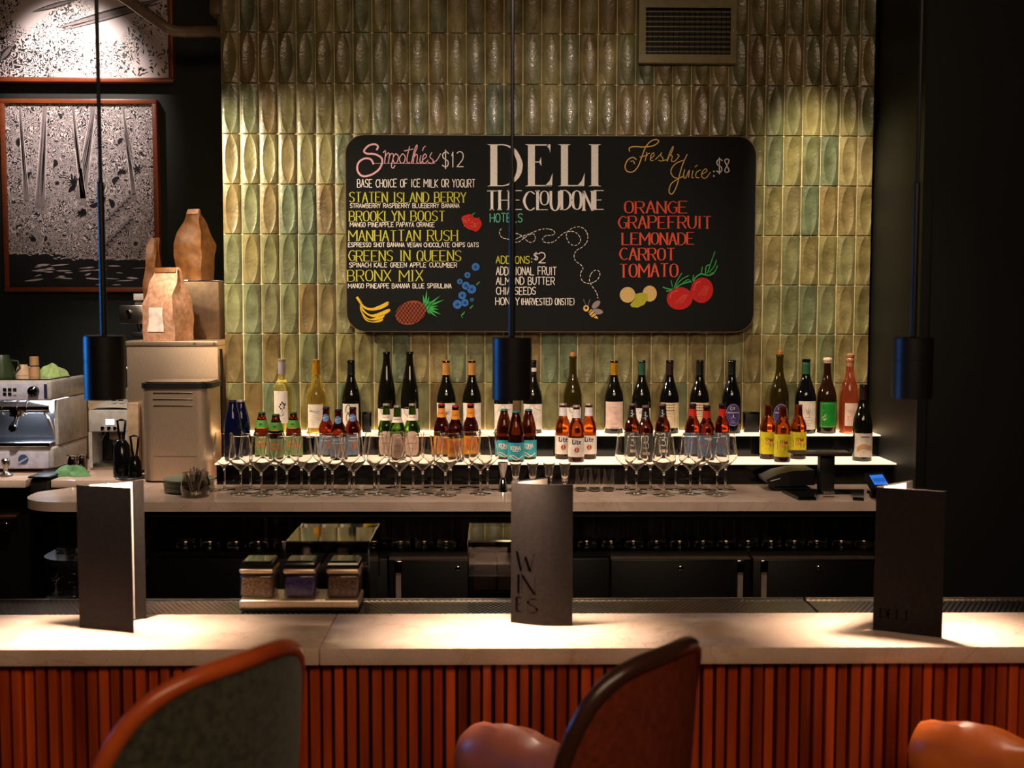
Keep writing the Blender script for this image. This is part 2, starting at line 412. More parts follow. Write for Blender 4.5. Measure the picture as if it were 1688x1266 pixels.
g = G().box(xk0, xk1, 4.17, 4.185, .86, ZC - .0605).box(xk0, xk0 + .02, YK, 4.17, .1, ZC - .0605).box(xk1 - .02, xk1, YK, 4.17, .1, ZC - .0605).box(xk0 + .02, xk1 - .02, YK, 4.17, .845, .862)
g.box(xk0 + .02, xk1 - .02, YK + .03, 4.17, 0, .1)
obj('cabinet_carcass', g, 'black_cabinet', bc)
g = G()
for zz in (.812, .66):
    pts = [Vector((p.x, p.y, zz)) for p in counter_poly(.05, zz)[:9]] + [Vector((xk0 - .001, YC + .05, zz)), Vector((xk0 - .001, 4.13, zz)), Vector((XL_end + .05, 4.13, zz))]
    g.prism(pts, (0, 0, .022))
g.box(XL_end + .15, xk0 - .002, 4.131, 4.15, 0, ZC - .0605)
obj('end_shelf', g, pm('black_shelf', (30, 29, 33), .35), bc)
# fridge doors
def fridge(x0, x1, hinge, lock, lab):
    t = thing('fridge_unit', lab, 'fridge', (x0, YK, 0), 'undercounter fridges')
    obj('door', G().box(x0 + .003, x1 - .003, YK - .03, YK - .0015, .12, .838, .004), 'black_cabinet', t)
    obj('door_rail', G().box(x0 + .003, x1 - .003, YK - .034, YK - .0015, .8395, .8445), pm('dark_steel', (150, 134, 120), .45, 1), t)
    for hx in hinge:
        h = obj('hinge', G().box(hx - .013, hx + .013, YK - .045, YK - .031, .795, .838, .003), 'chrome', t)
        obj('hinge_arm', G().box(hx - .009, hx + .009, YK - .04, YK - .031, .6, .7945), pm('hinge_grey', (170, 150, 138), .45, .6), h)
    for lx in lock: obj('lock', G().lathe([(0, -.006), (.006, -.006), (.009, -.004), (.009, .0), (0, .0)], 16, (lx, YK - .031, .81), 'Y'), 'chrome', t)
fx = lambda px: P(px, 930, YK - .03).x
fridge(fx(640), fx(858), [fx(657)], [fx(755)], 'black fridge door left of the card reading WINES, lock at its top')
fridge(fx(1006), fx(1238), [fx(1220)], [fx(1122)], 'black fridge door between the two right-hand menus, hinge on its right')
fridge(fx(1240), fx(1446), [fx(1259)], [fx(1350)], 'rightmost black fridge door behind the card reading DELI')
tag(obj('filler_panel', G().box(xk0 + .003, fx(640) - .003, YK - .03, YK - .0015, .12, .842, .003), 'black_cabinet'), 'black cabinet panel under the counter left of the fridges', 'panel')
tag(obj('filler_panel', G().box(fx(858) + .003, fx(1006) - .003, YK - .03, YK - .0015, .12, .842, .003), 'black_cabinet'), 'black cabinet panel mostly behind the card reading WINES', 'panel')
# bottle display: two lit steps
XS0 = XT0 + .03; XS1 = P(1439, 693, YW).x - .004
bs = thing('bottle_display', 'two-step lit bottle shelf with black risers along the tile wall', 'shelf', (0, YW - .02, ZC))
o = obj('upper_step', G().box(XS0, XS1, YU, YW - .0215, ZU - .005, ZU, .001), 'lit_acrylic', bs)
o = obj('lower_step', G().box(XS0, XS1, YL, YU + .018, ZL - .005, ZL, .001), 'lit_acrylic', bs)
obj('upper_riser', G().box(XS0, XS1, YU + .019, YU + .03, ZL - .005, ZU - .0055), 'black_gloss', bs)
obj('lower_riser', G().box(XS0, XS1, YL + .03, YL + .042, ZC + .0005, ZL - .0055), 'black_gloss', bs)
obj('light_strip', G().box(XS0, XS1, YW - .0205, YW - .0165, ZU - .008, ZU + .004), 'led', bs)
xc = P(1439, 693, YW).x
zz = P(1439, 693, YW).z
obj('end_cheek', G().box(xc - .003, xc + .012, 4.205, YW - .017, ZC + .0005, zz, .002), 'black_matte', bs)
# left counter
lc = thing('coffee_counter', 'pale stone counter at left carrying the coffee machines', 'counter', (-2.2, 4.37, 0))
xg0, xg1 = P(42, 795, 4.37).x, P(84, 795, 4.37).x
obj('stone_top', G().box(-3.6, xg0, 4.37, 5.34, ZC - .03, ZC, .002).box(xg0, xg1, 4.62, 5.34, ZC - .03, ZC).box(xg1, XB, 4.37, 5.34, ZC - .03, ZC, .002), 'stone', lc)
g = G().box(-3.6, xg0 - .01, 4.42, 5.33, .08, ZC - .031).box(xg1, XB, 4.42, 5.33, .08, ZC - .031).box(xg0 - .01, xg1, 4.64, 5.33, .08, ZC - .031)
obj('cabinet', g, 'black_cabinet', lc)
a = P(0, 852, 4.40); bq = P(27, 852, 4.40)
obj('handle', G().box(a.x - .2, bq.x, 4.395, 4.4195, a.z - .007, a.z + .007, .003), 'brass', lc)
a = P(0, 868, 4.40); 
obj('tap', G().box(a.x - .02, a.x + .035, 4.385, 4.4195, a.z - .02, a.z + .02, .008), 'chrome', lc)
kb = thing('knock_box', 'black knock box set into the coffee counter edge', 'knock box', (0, 4.4, 0))
obj('bin', G().box(xg0 + .004, xg1 - .004, 4.385, 4.615, ZC - .12, ZC + .005, .02, 3), 'black_matte', kb)
obj('rim', G().box(xg0 + .006, xg1 - .006, 4.375, 4.6, ZC + .0055, ZC + .014, .004), pm('rubber', (20, 24, 30), .5), kb)
# ------------------------------------------------------------------ front bar
bar = thing('bar_counter', 'long front bar with pale stone top over red wooden slats', 'bar counter', (0, YB0, 0))
XA, XZ = -2.6, 2.9; xs = P(516, 1080, YB0).x + .012
obj('stone_slab', G().box(XA, xs - .0006, YB0, YB1, ZC - .0345, ZC, .0025), 'stone', bar)
obj('stone_slab', G().box(xs + .0006, XZ, YB0, YB1, ZC - .0345, ZC, .0025), 'stone', bar)
pm('slat_core', (28, 10, 6), .6)
obj('bar_carcass', G().box(XA, XZ, YB0 + .05, YB2 - .004, .05, ZC - .035), 'slat_core', bar)
def slats():
    m = pm('red_wood', (186, 80, 35), .38, noise=26, col2=(134, 48, 20), stretch=(1, 1, .08), coat=.15)
    nt = m.node_tree; b = nt.nodes['Principled BSDF']; old = b.inputs['Base Color'].links[0].from_socket
    at = nt.nodes.new('ShaderNodeAttribute'); at.attribute_name = 'tone'
    rp = nt.nodes.new('ShaderNodeValToRGB'); rp.color_ramp.elements[0].color = (.55, .46, .42, 1); rp.color_ramp.elements[1].color = (1.35, 1.2, 1.0, 1)
    nt.links.new(at.outputs['Fac'], rp.inputs[0])
    mx = nt.nodes.new('ShaderNodeMix'); mx.data_type = 'RGBA'; mx.blend_type = 'MULTIPLY'; mx.inputs[0].default_value = 1
    nt.links.new(old, mx.inputs[6]); nt.links.new(rp.outputs[0], mx.inputs[7]); nt.links.new(mx.outputs[2], b.inputs['Base Color'])
    g = G(); x = XA; cols = []; r = random.Random(5)
    while x < XZ - .03:
        wv = r.choice((.0175, .0185, .0195)); n0 = len(g.bm.faces); dp = r.choice((0, 0, .004, .008))
        g.box(x, x + wv, YB0 + .02 + dp, YB0 + .0505, .06, ZC - .035, .0015, 1)
        cols += [r.random()] * (len(g.bm.faces) - n0); x += .0248
    lay = g.bm.faces.layers.float.new('tone')
    g.bm.faces.ensure_lookup_table()
    for f, c in zip(g.bm.faces, cols): f[lay] = c
    o = obj('slat_front', g, m, bar)
slats()
def perf(name, x0, x1, lab):
    t = thing('drip_rail', lab, 'drip rail', (x0, YB1, ZC - .03), 'perforated rails behind the bar stone')
    m = bpy.data.materials.get('perforated_steel')
    if not m:
        m = pm('perforated_steel', (150, 138, 124), .22, 1.0, noise=20)
        nt = m.node_tree; b = nt.nodes['Principled BSDF']; L = nt.links.new
        tc = nt.nodes.new('ShaderNodeTexCoord'); sp = nt.nodes.new('ShaderNodeSeparateXYZ'); L(tc.outputs['Object'], sp.inputs[0])
        # staggered round holes on a 14 mm pitch
        def mth(op, a, b_=None, c_=None):
            n = nt.nodes.new('ShaderNodeMath'); n.operation = op
            for i, v in enumerate((a, b_, c_)):
                if v is None: continue
                if hasattr(v, 'links'): L(v, n.inputs[i])
                else: n.inputs[i].default_value = v
            return n.outputs[0]
        px, py = .0125, .0105
        row = mth('FLOOR', mth('DIVIDE', sp.outputs[1], py))
        xx = mth('ADD', mth('DIVIDE', sp.outputs[0], px), mth('MULTIPLY', row, .5))
        fx_ = mth('SUBTRACT', mth('FRACT', xx), .5); fy_ = mth('SUBTRACT', mth('FRACT', mth('DIVIDE', sp.outputs[1], py)), .5)
        d = mth('SQRT', mth('ADD', mth('POWER', mth('MULTIPLY', fx_, px), 2), mth('POWER', mth('MULTIPLY', fy_, py), 2)))
        hole = mth('LESS_THAN', d, .0037)
        ml = nt.nodes.new('ShaderNodeMix'); ml.data_type = 'RGBA'; L(hole, ml.inputs[0])
        L(b.inputs['Base Color'].links[0].from_socket, ml.inputs[6]); ml.inputs[7].default_value = (.004, .004, .004, 1); L(ml.outputs[2], b.inputs['Base Color'])
        L(mth('SUBTRACT', 1.0, hole), b.inputs['Metallic'])
        L(mth('MULTIPLY_ADD', hole, .5, .22), b.inputs['Roughness'])
    obj('perforated_plate', G().box(x0 + .001, x1 - .001, YB1 + .003, YB2 - .006, ZC - .006, ZC - .003), m, t)
    obj('edge_lip', G().box(x0 + .001, x1 - .001, YB2 - .006, YB2, ZC - .03, ZC + .001, .001), 'steel', t)
xd = P(1338, 995, 2.5).x
perf('a', XA, xd, 'long perforated steel drip rail behind the bar stone')
perf('b', xd + .004, XZ, 'perforated steel drip rail at right behind the card reading DELI')
# working shelf of the bar (carries the condiment boxes)
tag(obj('under_bar_station', G().box(-1.4, 1.6, YB2 + .03, 2.98, .86, .9, .004).box(-1.4, -1.36, YB2 + .03, 2.98, 0, .859).box(1.56, 1.6, YB2 + .03, 2.98, 0, .859), pm('station_steel', (40, 38, 37), .4, .8)), 'dark steel work ledge behind the bar under the condiment boxes', 'work station')
# ------------------------------------------------------------------ chalkboard menu
YBD = 4.497
def chalkboard():
    a = P(568, 221, YBD); c = P(1243, 548, YBD)
    t = thing('chalkboard', 'large black chalkboard menu with rounded corners on the green tiles', 'chalkboard', ((a.x + c.x) / 2, YBD + .03, (a.z + c.z) / 2))
    def rr(x0, x1, z0, z1, r, y):
        pts = []
        for cx, cz, s in ((x1 - r, z1 - r, 0), (x0 + r, z1 - r, 1), (x0 + r, z0 + r, 2), (x1 - r, z0 + r, 3)):
            for k in range(9):
                an = math.pi / 2 * (s + k / 8); pts.append(Vector((cx + r * math.cos(an), y, cz + r * math.sin(an))))
        return pts
    x0, x1, z0, z1 = a.x, c.x, c.z, a.z
    pm('chalkboard_black', (5, 4, 4), .7, noise=40, col2=(3, 3, 3), bump=.05, spec=.25)
    pm('board_edge', (120, 92, 66), .5)
    obj('board_edge', G().prism(rr(x0, x1, z0, z1, .078, YBD + .002), (0, .018, 0)), 'board_edge', t)
    bd = obj('board', G().prism(rr(x0 + .0035, x1 - .0035, z0 + .0035, z1 - .0035, .075, YBD), (0, .0195, 0)), 'chalkboard_black', t)
    obj('standoff', G().box(x0 + .2, x0 + .24, YBD + .0203, YW - .012, z0 + .2, z0 + .24).box(x1 - .24, x1 - .2, YBD + .0203, YW - .012, z0 + .2, z0 + .24)
        .box(x0 + .2, x0 + .24, YBD + .0203, YW - .012, z1 - .24, z1 - .2).box(x1 - .24, x1 - .2, YBD + .0203, YW - .012, z1 - .24, z1 - .2), 'black_matte', t)
    M = lambda x, y: P(x, y, YBD - .0006)
    M2 = lambda x, y: P(x, y, YBD - .0009)
    def chalk(nm, c): return pm('chalk_' + nm, c, .9, noise=300, col2=tuple(int(v * .86) for v in c))
    W = chalk('white', (252, 240, 234)); PK = chalk('pink', (240, 178, 194)); YL_ = chalk('yellow', (208, 200, 66)); TE = chalk('teal', (96, 190, 160))
    RD = chalk('red', (232, 86, 56)); GD = chalk('gold', (240, 190, 100)); BL = chalk('blue', (48, 110, 190)); BR = chalk('brown', (150, 66, 36))
    GR = chalk('green', (60, 170, 84)); BN = chalk('banana', (232, 186, 44)); RR = chalk('berry', (196, 28, 26)); LM = chalk('lime', (176, 172, 40)); TN = chalk('tan', (216, 178, 110)); BK = MATS['chalkboard_black']
    def z1_(pts): return [(560 + x / 6.4923, 210 + y / 6.4923) for x, y in pts]
    def z2_(pts, ox=560): return [(ox + x / 6.4923, 370 + y / 6.4923) for x, y in pts]
    def sm(g, pts, wd, pen=None, k=5): g.ribbon(catmull(pts, k), wd, M, pen)
    # Smoothies heading
    g = G()
    sm(g, z1_([(395, 240), (410, 205), (375, 180), (310, 195), (260, 250), (290, 280), (370, 285), (440, 320), (455, 370), (420, 450), (330, 510), (240, 520), (190, 460), (200, 380), (260, 335), (330, 340), (362, 392)]), 3.1)
    for s in ([(465, 270), (490, 255), (480, 385)], [(482, 325), (515, 275), (532, 292), (520, 385)], [(524, 320), (555, 278), (575, 300), (556, 395), (555, 425), (575, 435), (592, 405)],
              [(600, 280), (570, 330), (585, 380), (615, 370), (628, 310), (600, 280)], [(672, 280), (640, 330), (655, 380), (690, 370), (700, 310), (672, 280)],
              [(748, 205), (720, 330), (728, 385), (750, 370)], [(690, 252), (785, 232)], [(768, 385), (795, 260), (822, 190), (828, 215), (800, 290), (785, 385)], [(790, 335), (815, 290), (832, 305), (826, 375), (845, 380)],
              [(870, 300), (858, 350), (866, 385), (885, 360)], [(885, 250), (900, 215), (920, 200)], [(893, 345), (928, 312), (915, 284), (893, 310), (888, 365), (912, 385), (945, 350)],
              [(985, 270), (965, 318), (1000, 352), (985, 385), (945, 372)], [(985, 385), (1040, 350), (1080, 280)]):
        sm(g, z1_(s), 1.55)
    g.ribbon(z1_([(370, 385), (1020, 387)]), .5, M)
    obj('smoothies_heading', g, PK, bd)
    def line(nm, mat, *a, **k):
        g = G(); text(g, *a, **k); return obj(nm, g, mat, bd)
    line('price', W, '$12', 729, 764, 250, 275, M, 1.5); line('base_choice_line', W, 'BASE CHOICE OF ICE MILK OR YOGURT', 589, 783, 295.5, 308.5, M, 1.25)
    for s, x0_, x1_, yt, yb in (('STRAWBERRY RASPBERRY BLUEBERRY BANANA', 577, 757, 335.5, 342.5), ('MANGO PINEAPPLE PAPAYA ORANGE', 577, 716, 366.5, 374), ('ESPRESSO SHOT BANANA VEGAN CHOCOLATE CHIPS OATS', 574, 789, 400, 407),
        ('SPINACH KALE GREEN APPLE CUCUMBER', 576, 753, 433, 440.5), ('MANGO PINEAPPE BANANA BLUE SPIRULINA', 574, 744, 467.5, 475)): line('ingredient_line', W, s, x0_, x1_, yt, yb, M, .95)
    for s, x0_, x1_, yt, yb in (('STATEN ISLAND BERRY', 576, 768, 317, 333.5), ('BROOKLYN BOOST', 576, 733, 348, 364.5), ('MANHATTAN RUSH', 575, 754, 379.5, 397), ('GREENS IN QUEENS', 575, 760, 413, 430.5), ('BRONX MIX', 573, 697, 445.5, 463.5)):
        line('smoothie_name', YL_, s, x0_, x1_, yt, yb, M, 1.3, True, (.8, 2.1, 2.5))
    line('add_ons_heading', YL_, 'ADD ONS', 817.7, 873, 422, 434, M, 1.35)
    # DELI
    g = G()
    def big(s, x0_, x1_, yt, yb, st, hl, gx):
        for pl in glyph(s):
            pts = [(x0_ + gx + (x1_ - x0_ - gx) * p[0] * 1.0, yb + (yt - yb) * p[1]) for p in pl]
            g.ribbon(pts, 1, M, (hl, st, 3))
    def serif_(x, y, wd, d): g.poly([M2(x - wd, y), M2(x + wd, y), M2(x + wd * .55, y + d * 1.6), M2(x + wd * .45, y + d * 5), M2(x - wd * .45, y + d * 5), M2(x - wd * .55, y + d * 1.6)])
    st = 11.5
    for xs_ in (814, 876, 930.5, 980.5):
        g.poly([M(xs_ - st / 2, 239), M(xs_ + st / 2, 239), M(xs_ + st / 2, 306), M(xs_ - st / 2, 306)])
        serif_(xs_, 238, 11, 1); serif_(xs_, 307, 11, -1)
    g.ribbon(catmull([(818, 239), (832, 239), (846, 246), (855, 262), (857, 275), (853, 290), (842, 302), (830, 306), (818, 306)], 6), 1, M, (1.6, 9, 2.2))
    g.ribbon([(876, 239), (907, 239)], 2, M); g.poly([M(900, 238), M(907.5, 238), M(907, 252), M(905.5, 246)])
    g.ribbon([(880, 267), (891, 267)], 1.4, M); g.poly([M(889, 266), M(892, 259), M(892.5, 274), M(889, 268)])
    for xe in (910, 963): g.ribbon([(xe - 32, 306), (xe - 1, 306)], 2, M); g.poly([M(xe - 12, 306.5), M(xe, 306.5), M(xe + 1, 285), M(xe - 4, 298)])
    obj('deli_heading', g, W, bd)
    g = G(); text(g, 'THE', 803, 860, 315, 346, M, 4, True, (1.2, 4.4, 2.5)); text(g, 'CL', 864, 903, 315, 346, M, 4, True, (1.2, 4.4, 2.5))
    text(g, 'O', 891, 904, 315, 338, M, 3, False, (1.2, 3, 2.5)); text(g, 'UD', 908, 940, 315, 346, M, 4, True, (1.2, 4.4, 2.5)); text(g, 'ONE', 944, 995, 315, 346, M, 4, True, (1.2, 4.4, 2.5))
    obj('subheading', g, W, bd)
    line('teal_lettering', TE, 'HOTELS', 808, 861, 352, 366, M, 1.6)
    line('colon', W, ':', 875, 878, 423, 434, M, 1.4); line('dollar_sign', W, '$', 880, 887, 417, 428, M, 1.2); line('price_digit', W, '2', 888, 899, 416, 433, M, 1.5)
    for s, x1_, yt, yb in (('ADDITIONAL FRUIT', 917, 440, 453), ('ALMOND BUTTER', 914, 457, 469), ('CHIA SEEDS', 883, 473.5, 485.5)): line('add_on_line', W, s, 818, x1_, yt, yb, M, 1.25)
    line('add_on_line', W, 'HONEY', 817, 856, 490.5, 502.5, M, 1.25); line('add_on_note', W, '(HARVESTED ONSITE)', 859, 947, 491.5, 502.5, M, 1.1)
    line('colon', W, ':', 1174.5, 1179, 278, 293, M, 2); line('price', W, '$8', 1181, 1203, 262, 284, M, 1.6)
    # dashed bee trail
    tr = [(300, 45), (281, 85), (310, 140), (395, 163), (440, 188), (490, 185), (540, 150), (600, 110), (650, 105), (665, 150), (640, 188), (590, 185), (545, 145), (490, 105), (440, 100), (440, 160), (500, 135), (600, 100), (700, 60), (780, 47), (850, 60), (875, 95), (840, 115), (780, 120), (745, 150), (755, 185), (810, 195), (870, 180), (930, 125), (985, 85), (1070, 75), (1125, 110), (1150, 165), (1125, 210), (1080, 225), (1030, 200), (1000, 140), (1005, 85), (1060, 40), (1130, 25), (1190, 50), (1225, 110), (1220, 180), (1170, 240), (1110, 275), (1080, 330), (1095, 390), (1150, 430), (1175, 470), (1150, 520), (1155, 580), (1190, 620), (1250, 630), (1320, 600), (1355, 540), (1340, 495), (1295, 495), (1255, 540), (1245, 610), (1280, 670), (1320, 730), (1335, 790)]
    pts = catmull(z2_(tr, 780), 8); g = G(); acc = 0; seg = []
    for p, q in zip(pts, pts[1:]):
        acc += math.dist(p, q)
        if acc % 6.6 < 4.2: g.ribbon([p, q], 1.05, M)
    obj('dashed_trail', g, W, bd)
    # Fresh Juice
    g = G()
    for s, wd in (([(245, 255), (245, 220), (300, 205), (400, 210), (500, 195), (558, 152), (530, 130), (470, 150), (415, 215), (375, 320), (335, 420), (280, 475), (220, 470), (197, 420), (225, 350), (280, 320), (318, 345)], 1.7), ([(298, 390), (285, 360), (255, 365)], 1.4),
                  ([(430, 265), (412, 360)], 1.3), ([(418, 330), (440, 285), (462, 275)], 1.3), ([(475, 330), (507, 300), (500, 272), (474, 300), (470, 350), (500, 355)], 1.3), ([(520, 345), (575, 290), (588, 268), (580, 300), (604, 335), (590, 360), (555, 352)], 1.3), ([(590, 362), (640, 345)], 1.1), ([(352, 318), (425, 300)], 1.2),
                  ([(642, 360), (685, 250), (712, 203), (705, 245), (665, 325), (648, 362)], 1.3), ([(655, 330), (690, 295), (702, 318), (692, 360), (730, 360), (775, 305), (755, 290)], 1.3),
                  ([(862, 288), (820, 380), (785, 490), (752, 620), (705, 710), (668, 690), (690, 605), (765, 550), (830, 520)], 1.5), ([(820, 352), (735, 390), (687, 465), (715, 530), (770, 545)], 1.4),
                  ([(835, 450), (820, 525), (845, 540), (885, 455), (876, 535)], 1.3), ([(925, 460), (912, 530), (930, 540)], 1.3), ([(945, 425), (968, 405)], 1.3), ([(1005, 455), (962, 480), (955, 530), (992, 540)], 1.3), ([(1010, 505), (1072, 470), (1058, 443), (1022, 480), (1020, 530), (1060, 542), (1112, 480)], 1.3)):
        sm(g, [(1000 + x / 6.4923, 210 + y / 6.4923) for x, y in s], wd)
    obj('fresh_juice_heading', g, GD, bd)
    for s, x0_, x1_, yt, yb in (('ORANGE', 1030, 1133, 332, 351.5), ('GRAPEFRUIT', 1020, 1172, 356.5, 376.5), ('LEMONADE', 1026, 1144, 383.5, 403), ('CARROT', 1022, 1112, 409, 428.5), ('TOMATO', 1022, 1117, 435, 456.5)):
        line('juice_name', RD, s, x0_, x1_, yt, yb, M, 1.8, True, (1.0, 3.1, 2.5))
    # fruit drawings
    def disc(g, x, y, rx, ry, M_, n=22, rot=0):
        g.poly([M_(x + rx * math.cos(2 * math.pi * k / n) * math.cos(rot) - ry * math.sin(2 * math.pi * k / n) * math.sin(rot), y + rx * math.cos(2 * math.pi * k / n) * math.sin(rot) + ry * math.sin(2 * math.pi * k / n) * math.cos(rot)) for k in range(n)])
    M3 = lambda x, y: P(x, y, YBD - .0012)
    g = G(); g2 = G()
    for x, y, r in ((784, 440, 6.5), (770.6, 453.5, 5), (758, 464, 4.6), (768, 471, 6.5), (777.5, 476.7, 7.4), (762, 487, 6.5), (754, 501.7, 7.4), (766.4, 499, 6.2), (778, 494, 3)):
        disc(g, x, y, r, r, M); 
        for k in range(5):
            an = k * 1.257; g2.ribbon([(x, y), (x + r * .45 * math.cos(an), y + r * .45 * math.sin(an))], .9, M3)
    o = obj('blueberry_drawing', g, BL, bd)
    obj('blueberry_crowns', g2, pm('navy_chalk', (14, 30, 80), .9), bd)
    g = G()
    g.poly([M(*p) for p in catmull(z1_([(1300, 965), (1340, 940), (1400, 930), (1440, 965), (1490, 975), (1520, 1025), (1500, 1080), (1460, 1115), (1420, 1100), (1370, 1085), (1320, 1030), (1300, 965)]), 4)[:-1]])
    obj('strawberry_drawing', g, RR, bd)
    g = G()
    for k in range(26): disc(g, 764 + rnd.random() * 26, 356 + rnd.random() * 20, .7, .5, M3, 6)
    obj('strawberry_seeds', g, TN, bd)
    g = G()
    for s in ([(215, 800), (260, 870), (340, 895), (440, 860), (515, 825), (520, 860), (430, 910), (320, 920), (240, 880)], [(215, 830), (260, 915), (350, 965), (520, 905), (530, 935), (430, 985), (330, 985), (240, 920)],
              [(215, 860), (250, 950), (330, 1010), (470, 960), (465, 1000), (380, 1025), (290, 1010), (225, 930)], [(220, 910), (270, 1000), (350, 1040), (460, 1010), (440, 1040), (350, 1048), (270, 1020)]):
        g.poly([M(*p) for p in catmull(z2_(s + s[:1]), 4)[:-1]])
    g.ribbon(z2_([(185, 780), (225, 840)]), 4, M)
    obj('banana_drawing', g, BN, bd)
    g = G(); g2 = G()
    disc(g, 677, 515.5, 26, 19, M, 28, -.35)
    for k in range(-4, 5):
        g2.ribbon([(677 + k * 6 - 14, 499), (677 + k * 6 + 14, 533)], .9, M3); g2.ribbon([(677 + k * 6 + 12, 499), (677 + k * 6 - 12, 533)], .9, M3)
    obj('pineapple_drawing', g, BR, bd); obj('pineapple_crosshatch', g2, BK, bd)
    g = G()
    for k in range(11):
        an = -1.75 + k * .27; L = 22 + 8 * math.sin(k * 1.7) + (6 if 3 < k < 8 else 0)
        g.poly([M(701 + 1.5 * math.sin(an), 507 - 1.5 * math.cos(an)), M(701 + L * .5 * math.cos(an) + 1.6 * math.sin(an), 507 + L * .5 * math.sin(an) - 1.6 * math.cos(an)), M(701 + L * math.cos(an), 507 + L * math.sin(an)), M(701 + L * .5 * math.cos(an) - 1.6 * math.sin(an), 507 + L * .5 * math.sin(an) + 1.6 * math.cos(an))])
    for x, y, d in ((785, 469, 1), (760, 520, 2), (774, 508, 1), (777, 355, 1)):
        for q in (-.6, 0, .5): g.ribbon([(x, y), (x + 6 * math.cos(-.5 + q), y - 6 * math.sin(.5 + q * d))], .9, M)
    zz = lambda L: [(1000 + x / 6.4923, 370 + y / 6.4923) for x, y in L]
    for s, wd in (([(600, 670), (660, 690), (720, 690), (800, 640), (900, 610)], 2), ([(640, 715), (710, 700)], 2), ([(720, 690), (750, 610), (805, 520)], 1.4), ([(740, 660), (800, 590), (880, 545)], 1.4), ([(800, 640), (870, 590), (910, 620)], 1.4), ([(690, 600), (705, 670)], 1.2),
                  ([(930, 610), (950, 570), (1010, 530), (1090, 545), (1150, 520)], 2.2), ([(920, 600), (930, 540)], 1.4), ([(1010, 530), (1025, 455)], 1.5), ([(1060, 540), (1065, 450), (1110, 430)], 1.6), ([(1080, 520), (1120, 400), (1160, 290)], 1.4), ([(1100, 510), (1150, 450), (1175, 380)], 1.5), ([(1110, 530), (1160, 500), (1185, 440)], 1.5)):
        sm(g, zz(s), wd)
    obj('leaf_drawing', g, GR, bd)
    g = G(); disc(g, 1120.5, 492, 21.5, 18.5, M, 28, -.15); disc(g, 1157, 478.5, 18.5, 21, M2, 28, .2); obj('tomato_drawing', g, RR, bd)
    g = G()
    for cx, cy, rx, ry in ((1120.5, 492, 16, 13), (1157, 478.5, 13, 15)):
        g.ribbon(catmull([(cx - rx, cy), (cx - rx * .8, cy - ry * .7), (cx - rx * .2, cy - ry)], 5), 1.1, M3)
        for k in range(4): g.ribbon(catmull([(cx - rx * .5 + k * 4, cy + ry * .6), (cx + k * 3, cy), (cx + rx * .4 + k * 2, cy - ry * .5)], 4), .5, M3)
    obj('tomato_highlights', g, pm('chalk_rose', (226, 110, 90), .9), bd)
    g = G(); disc(g, 1034.5, 486, 12.8, 13, M); disc(g, 1071, 484, 11.8, 13.2, M); obj('citrus_drawing', g, TN, bd)
    g = G(); g.poly([M3(*p) for p in zz([(250, 860), (300, 800), (300, 745), (370, 730), (440, 745), (440, 800), (400, 860), (330, 890), (270, 885)])]); obj('lime_wedge_drawing', g, LM, bd)
    g = G(); b_ = lambda L: [(780 + x / 6.4923, 370 + y / 6.4923) for x, y in L]
    disc(g, 966.2, 508.2, 4.8, 5.2, M); g.poly([M(*p) for p in b_([(1235, 940), (1265, 905), (1310, 960), (1340, 1010), (1300, 1000), (1255, 985)])]); obj('bee_drawing', g, GD, bd)
    g = G()
    for s in ([(1225, 965), (1275, 920)], [(1250, 985), (1300, 940)], [(1280, 995), (1325, 965)]): g.ribbon(b_(s), 1.3, M3)
    disc(g, 966.2, 507.5, 2.2, 2.2, M3); obj('bee_stripes', g, BK, bd)
    g = G(); disc(g, 982.5, 502, 8.5, 4.6, M, 18, -.75); disc(g, 984.5, 513.5, 9.5, 4.6, M, 18, .12)
    for s in ([(1205, 865), (1180, 800)], [(1230, 865), (1250, 800)]): g.ribbon(b_(s), .7, M)
    obj('bee_wings', g, pm('chalk_lilac', (150, 132, 134), .9), bd)
chalkboard()
# ------------------------------------------------------------------ vent grille
def vent():
    Yf = 4.505
    a = P(1054, -14, Yf); c = P(1213, 104, Yf); t = thing('vent_grille', 'olive grey air vent grille set high in the tile wall', 'vent', ((a.x + c.x) / 2, 4.54, c.z))
    pm('vent_paint', (132, 122, 84), .45)
    i0 = P(1065, 12, Yf); i1 = P(1204, 90, Yf)
    g = G().box(a.x, c.x, Yf, YW - .011, c.z, i1.z).box(a.x, c.x, Yf, YW - .011, i0.z, a.z).box(a.x, i0.x, Yf, YW - .011, i1.z, i0.z).box(i1.x, c.x, Yf, YW - .011, i1.z, i0.z)
    obj('frame', g, 'vent_paint', t)
    obj('backing', G().box(i0.x, i1.x, YW - .0128, YW - .0112, i1.z, i0.z), 'black_paint', t)
    for k in range(9):
        z = i0.z + (i1.z - i0.z) * (k + .8) / 9.35
        obj('slat', G().box(i0.x, i1.x, Yf + .003, Yf + .02, -.0016, .0016, rot=None) if False else G().box(i0.x + .0005, i1.x - .0005, Yf + .003, Yf + .009, z - .0014, z + .0014), 'vent_paint', t)
    g = G()
    for k in range(16):
        x = i0.x + (i1.x - i0.x) * (k + .5) / 16; g.box(x - .0008, x + .0008, Yf + .0185, YW - .0132, i1.z, i0.z)
    obj('rear_fins', g, pm('fin_dark', (46, 40, 30), .6), t)
    obj('screw', G().lathe([(0, 0), (.004, 0), (.003, -.0015), (0, -.0015)], 10, (c.x - .012, Yf, P(1213, 50, Yf).z), 'Y', rot=None), 'steel', t)
vent()
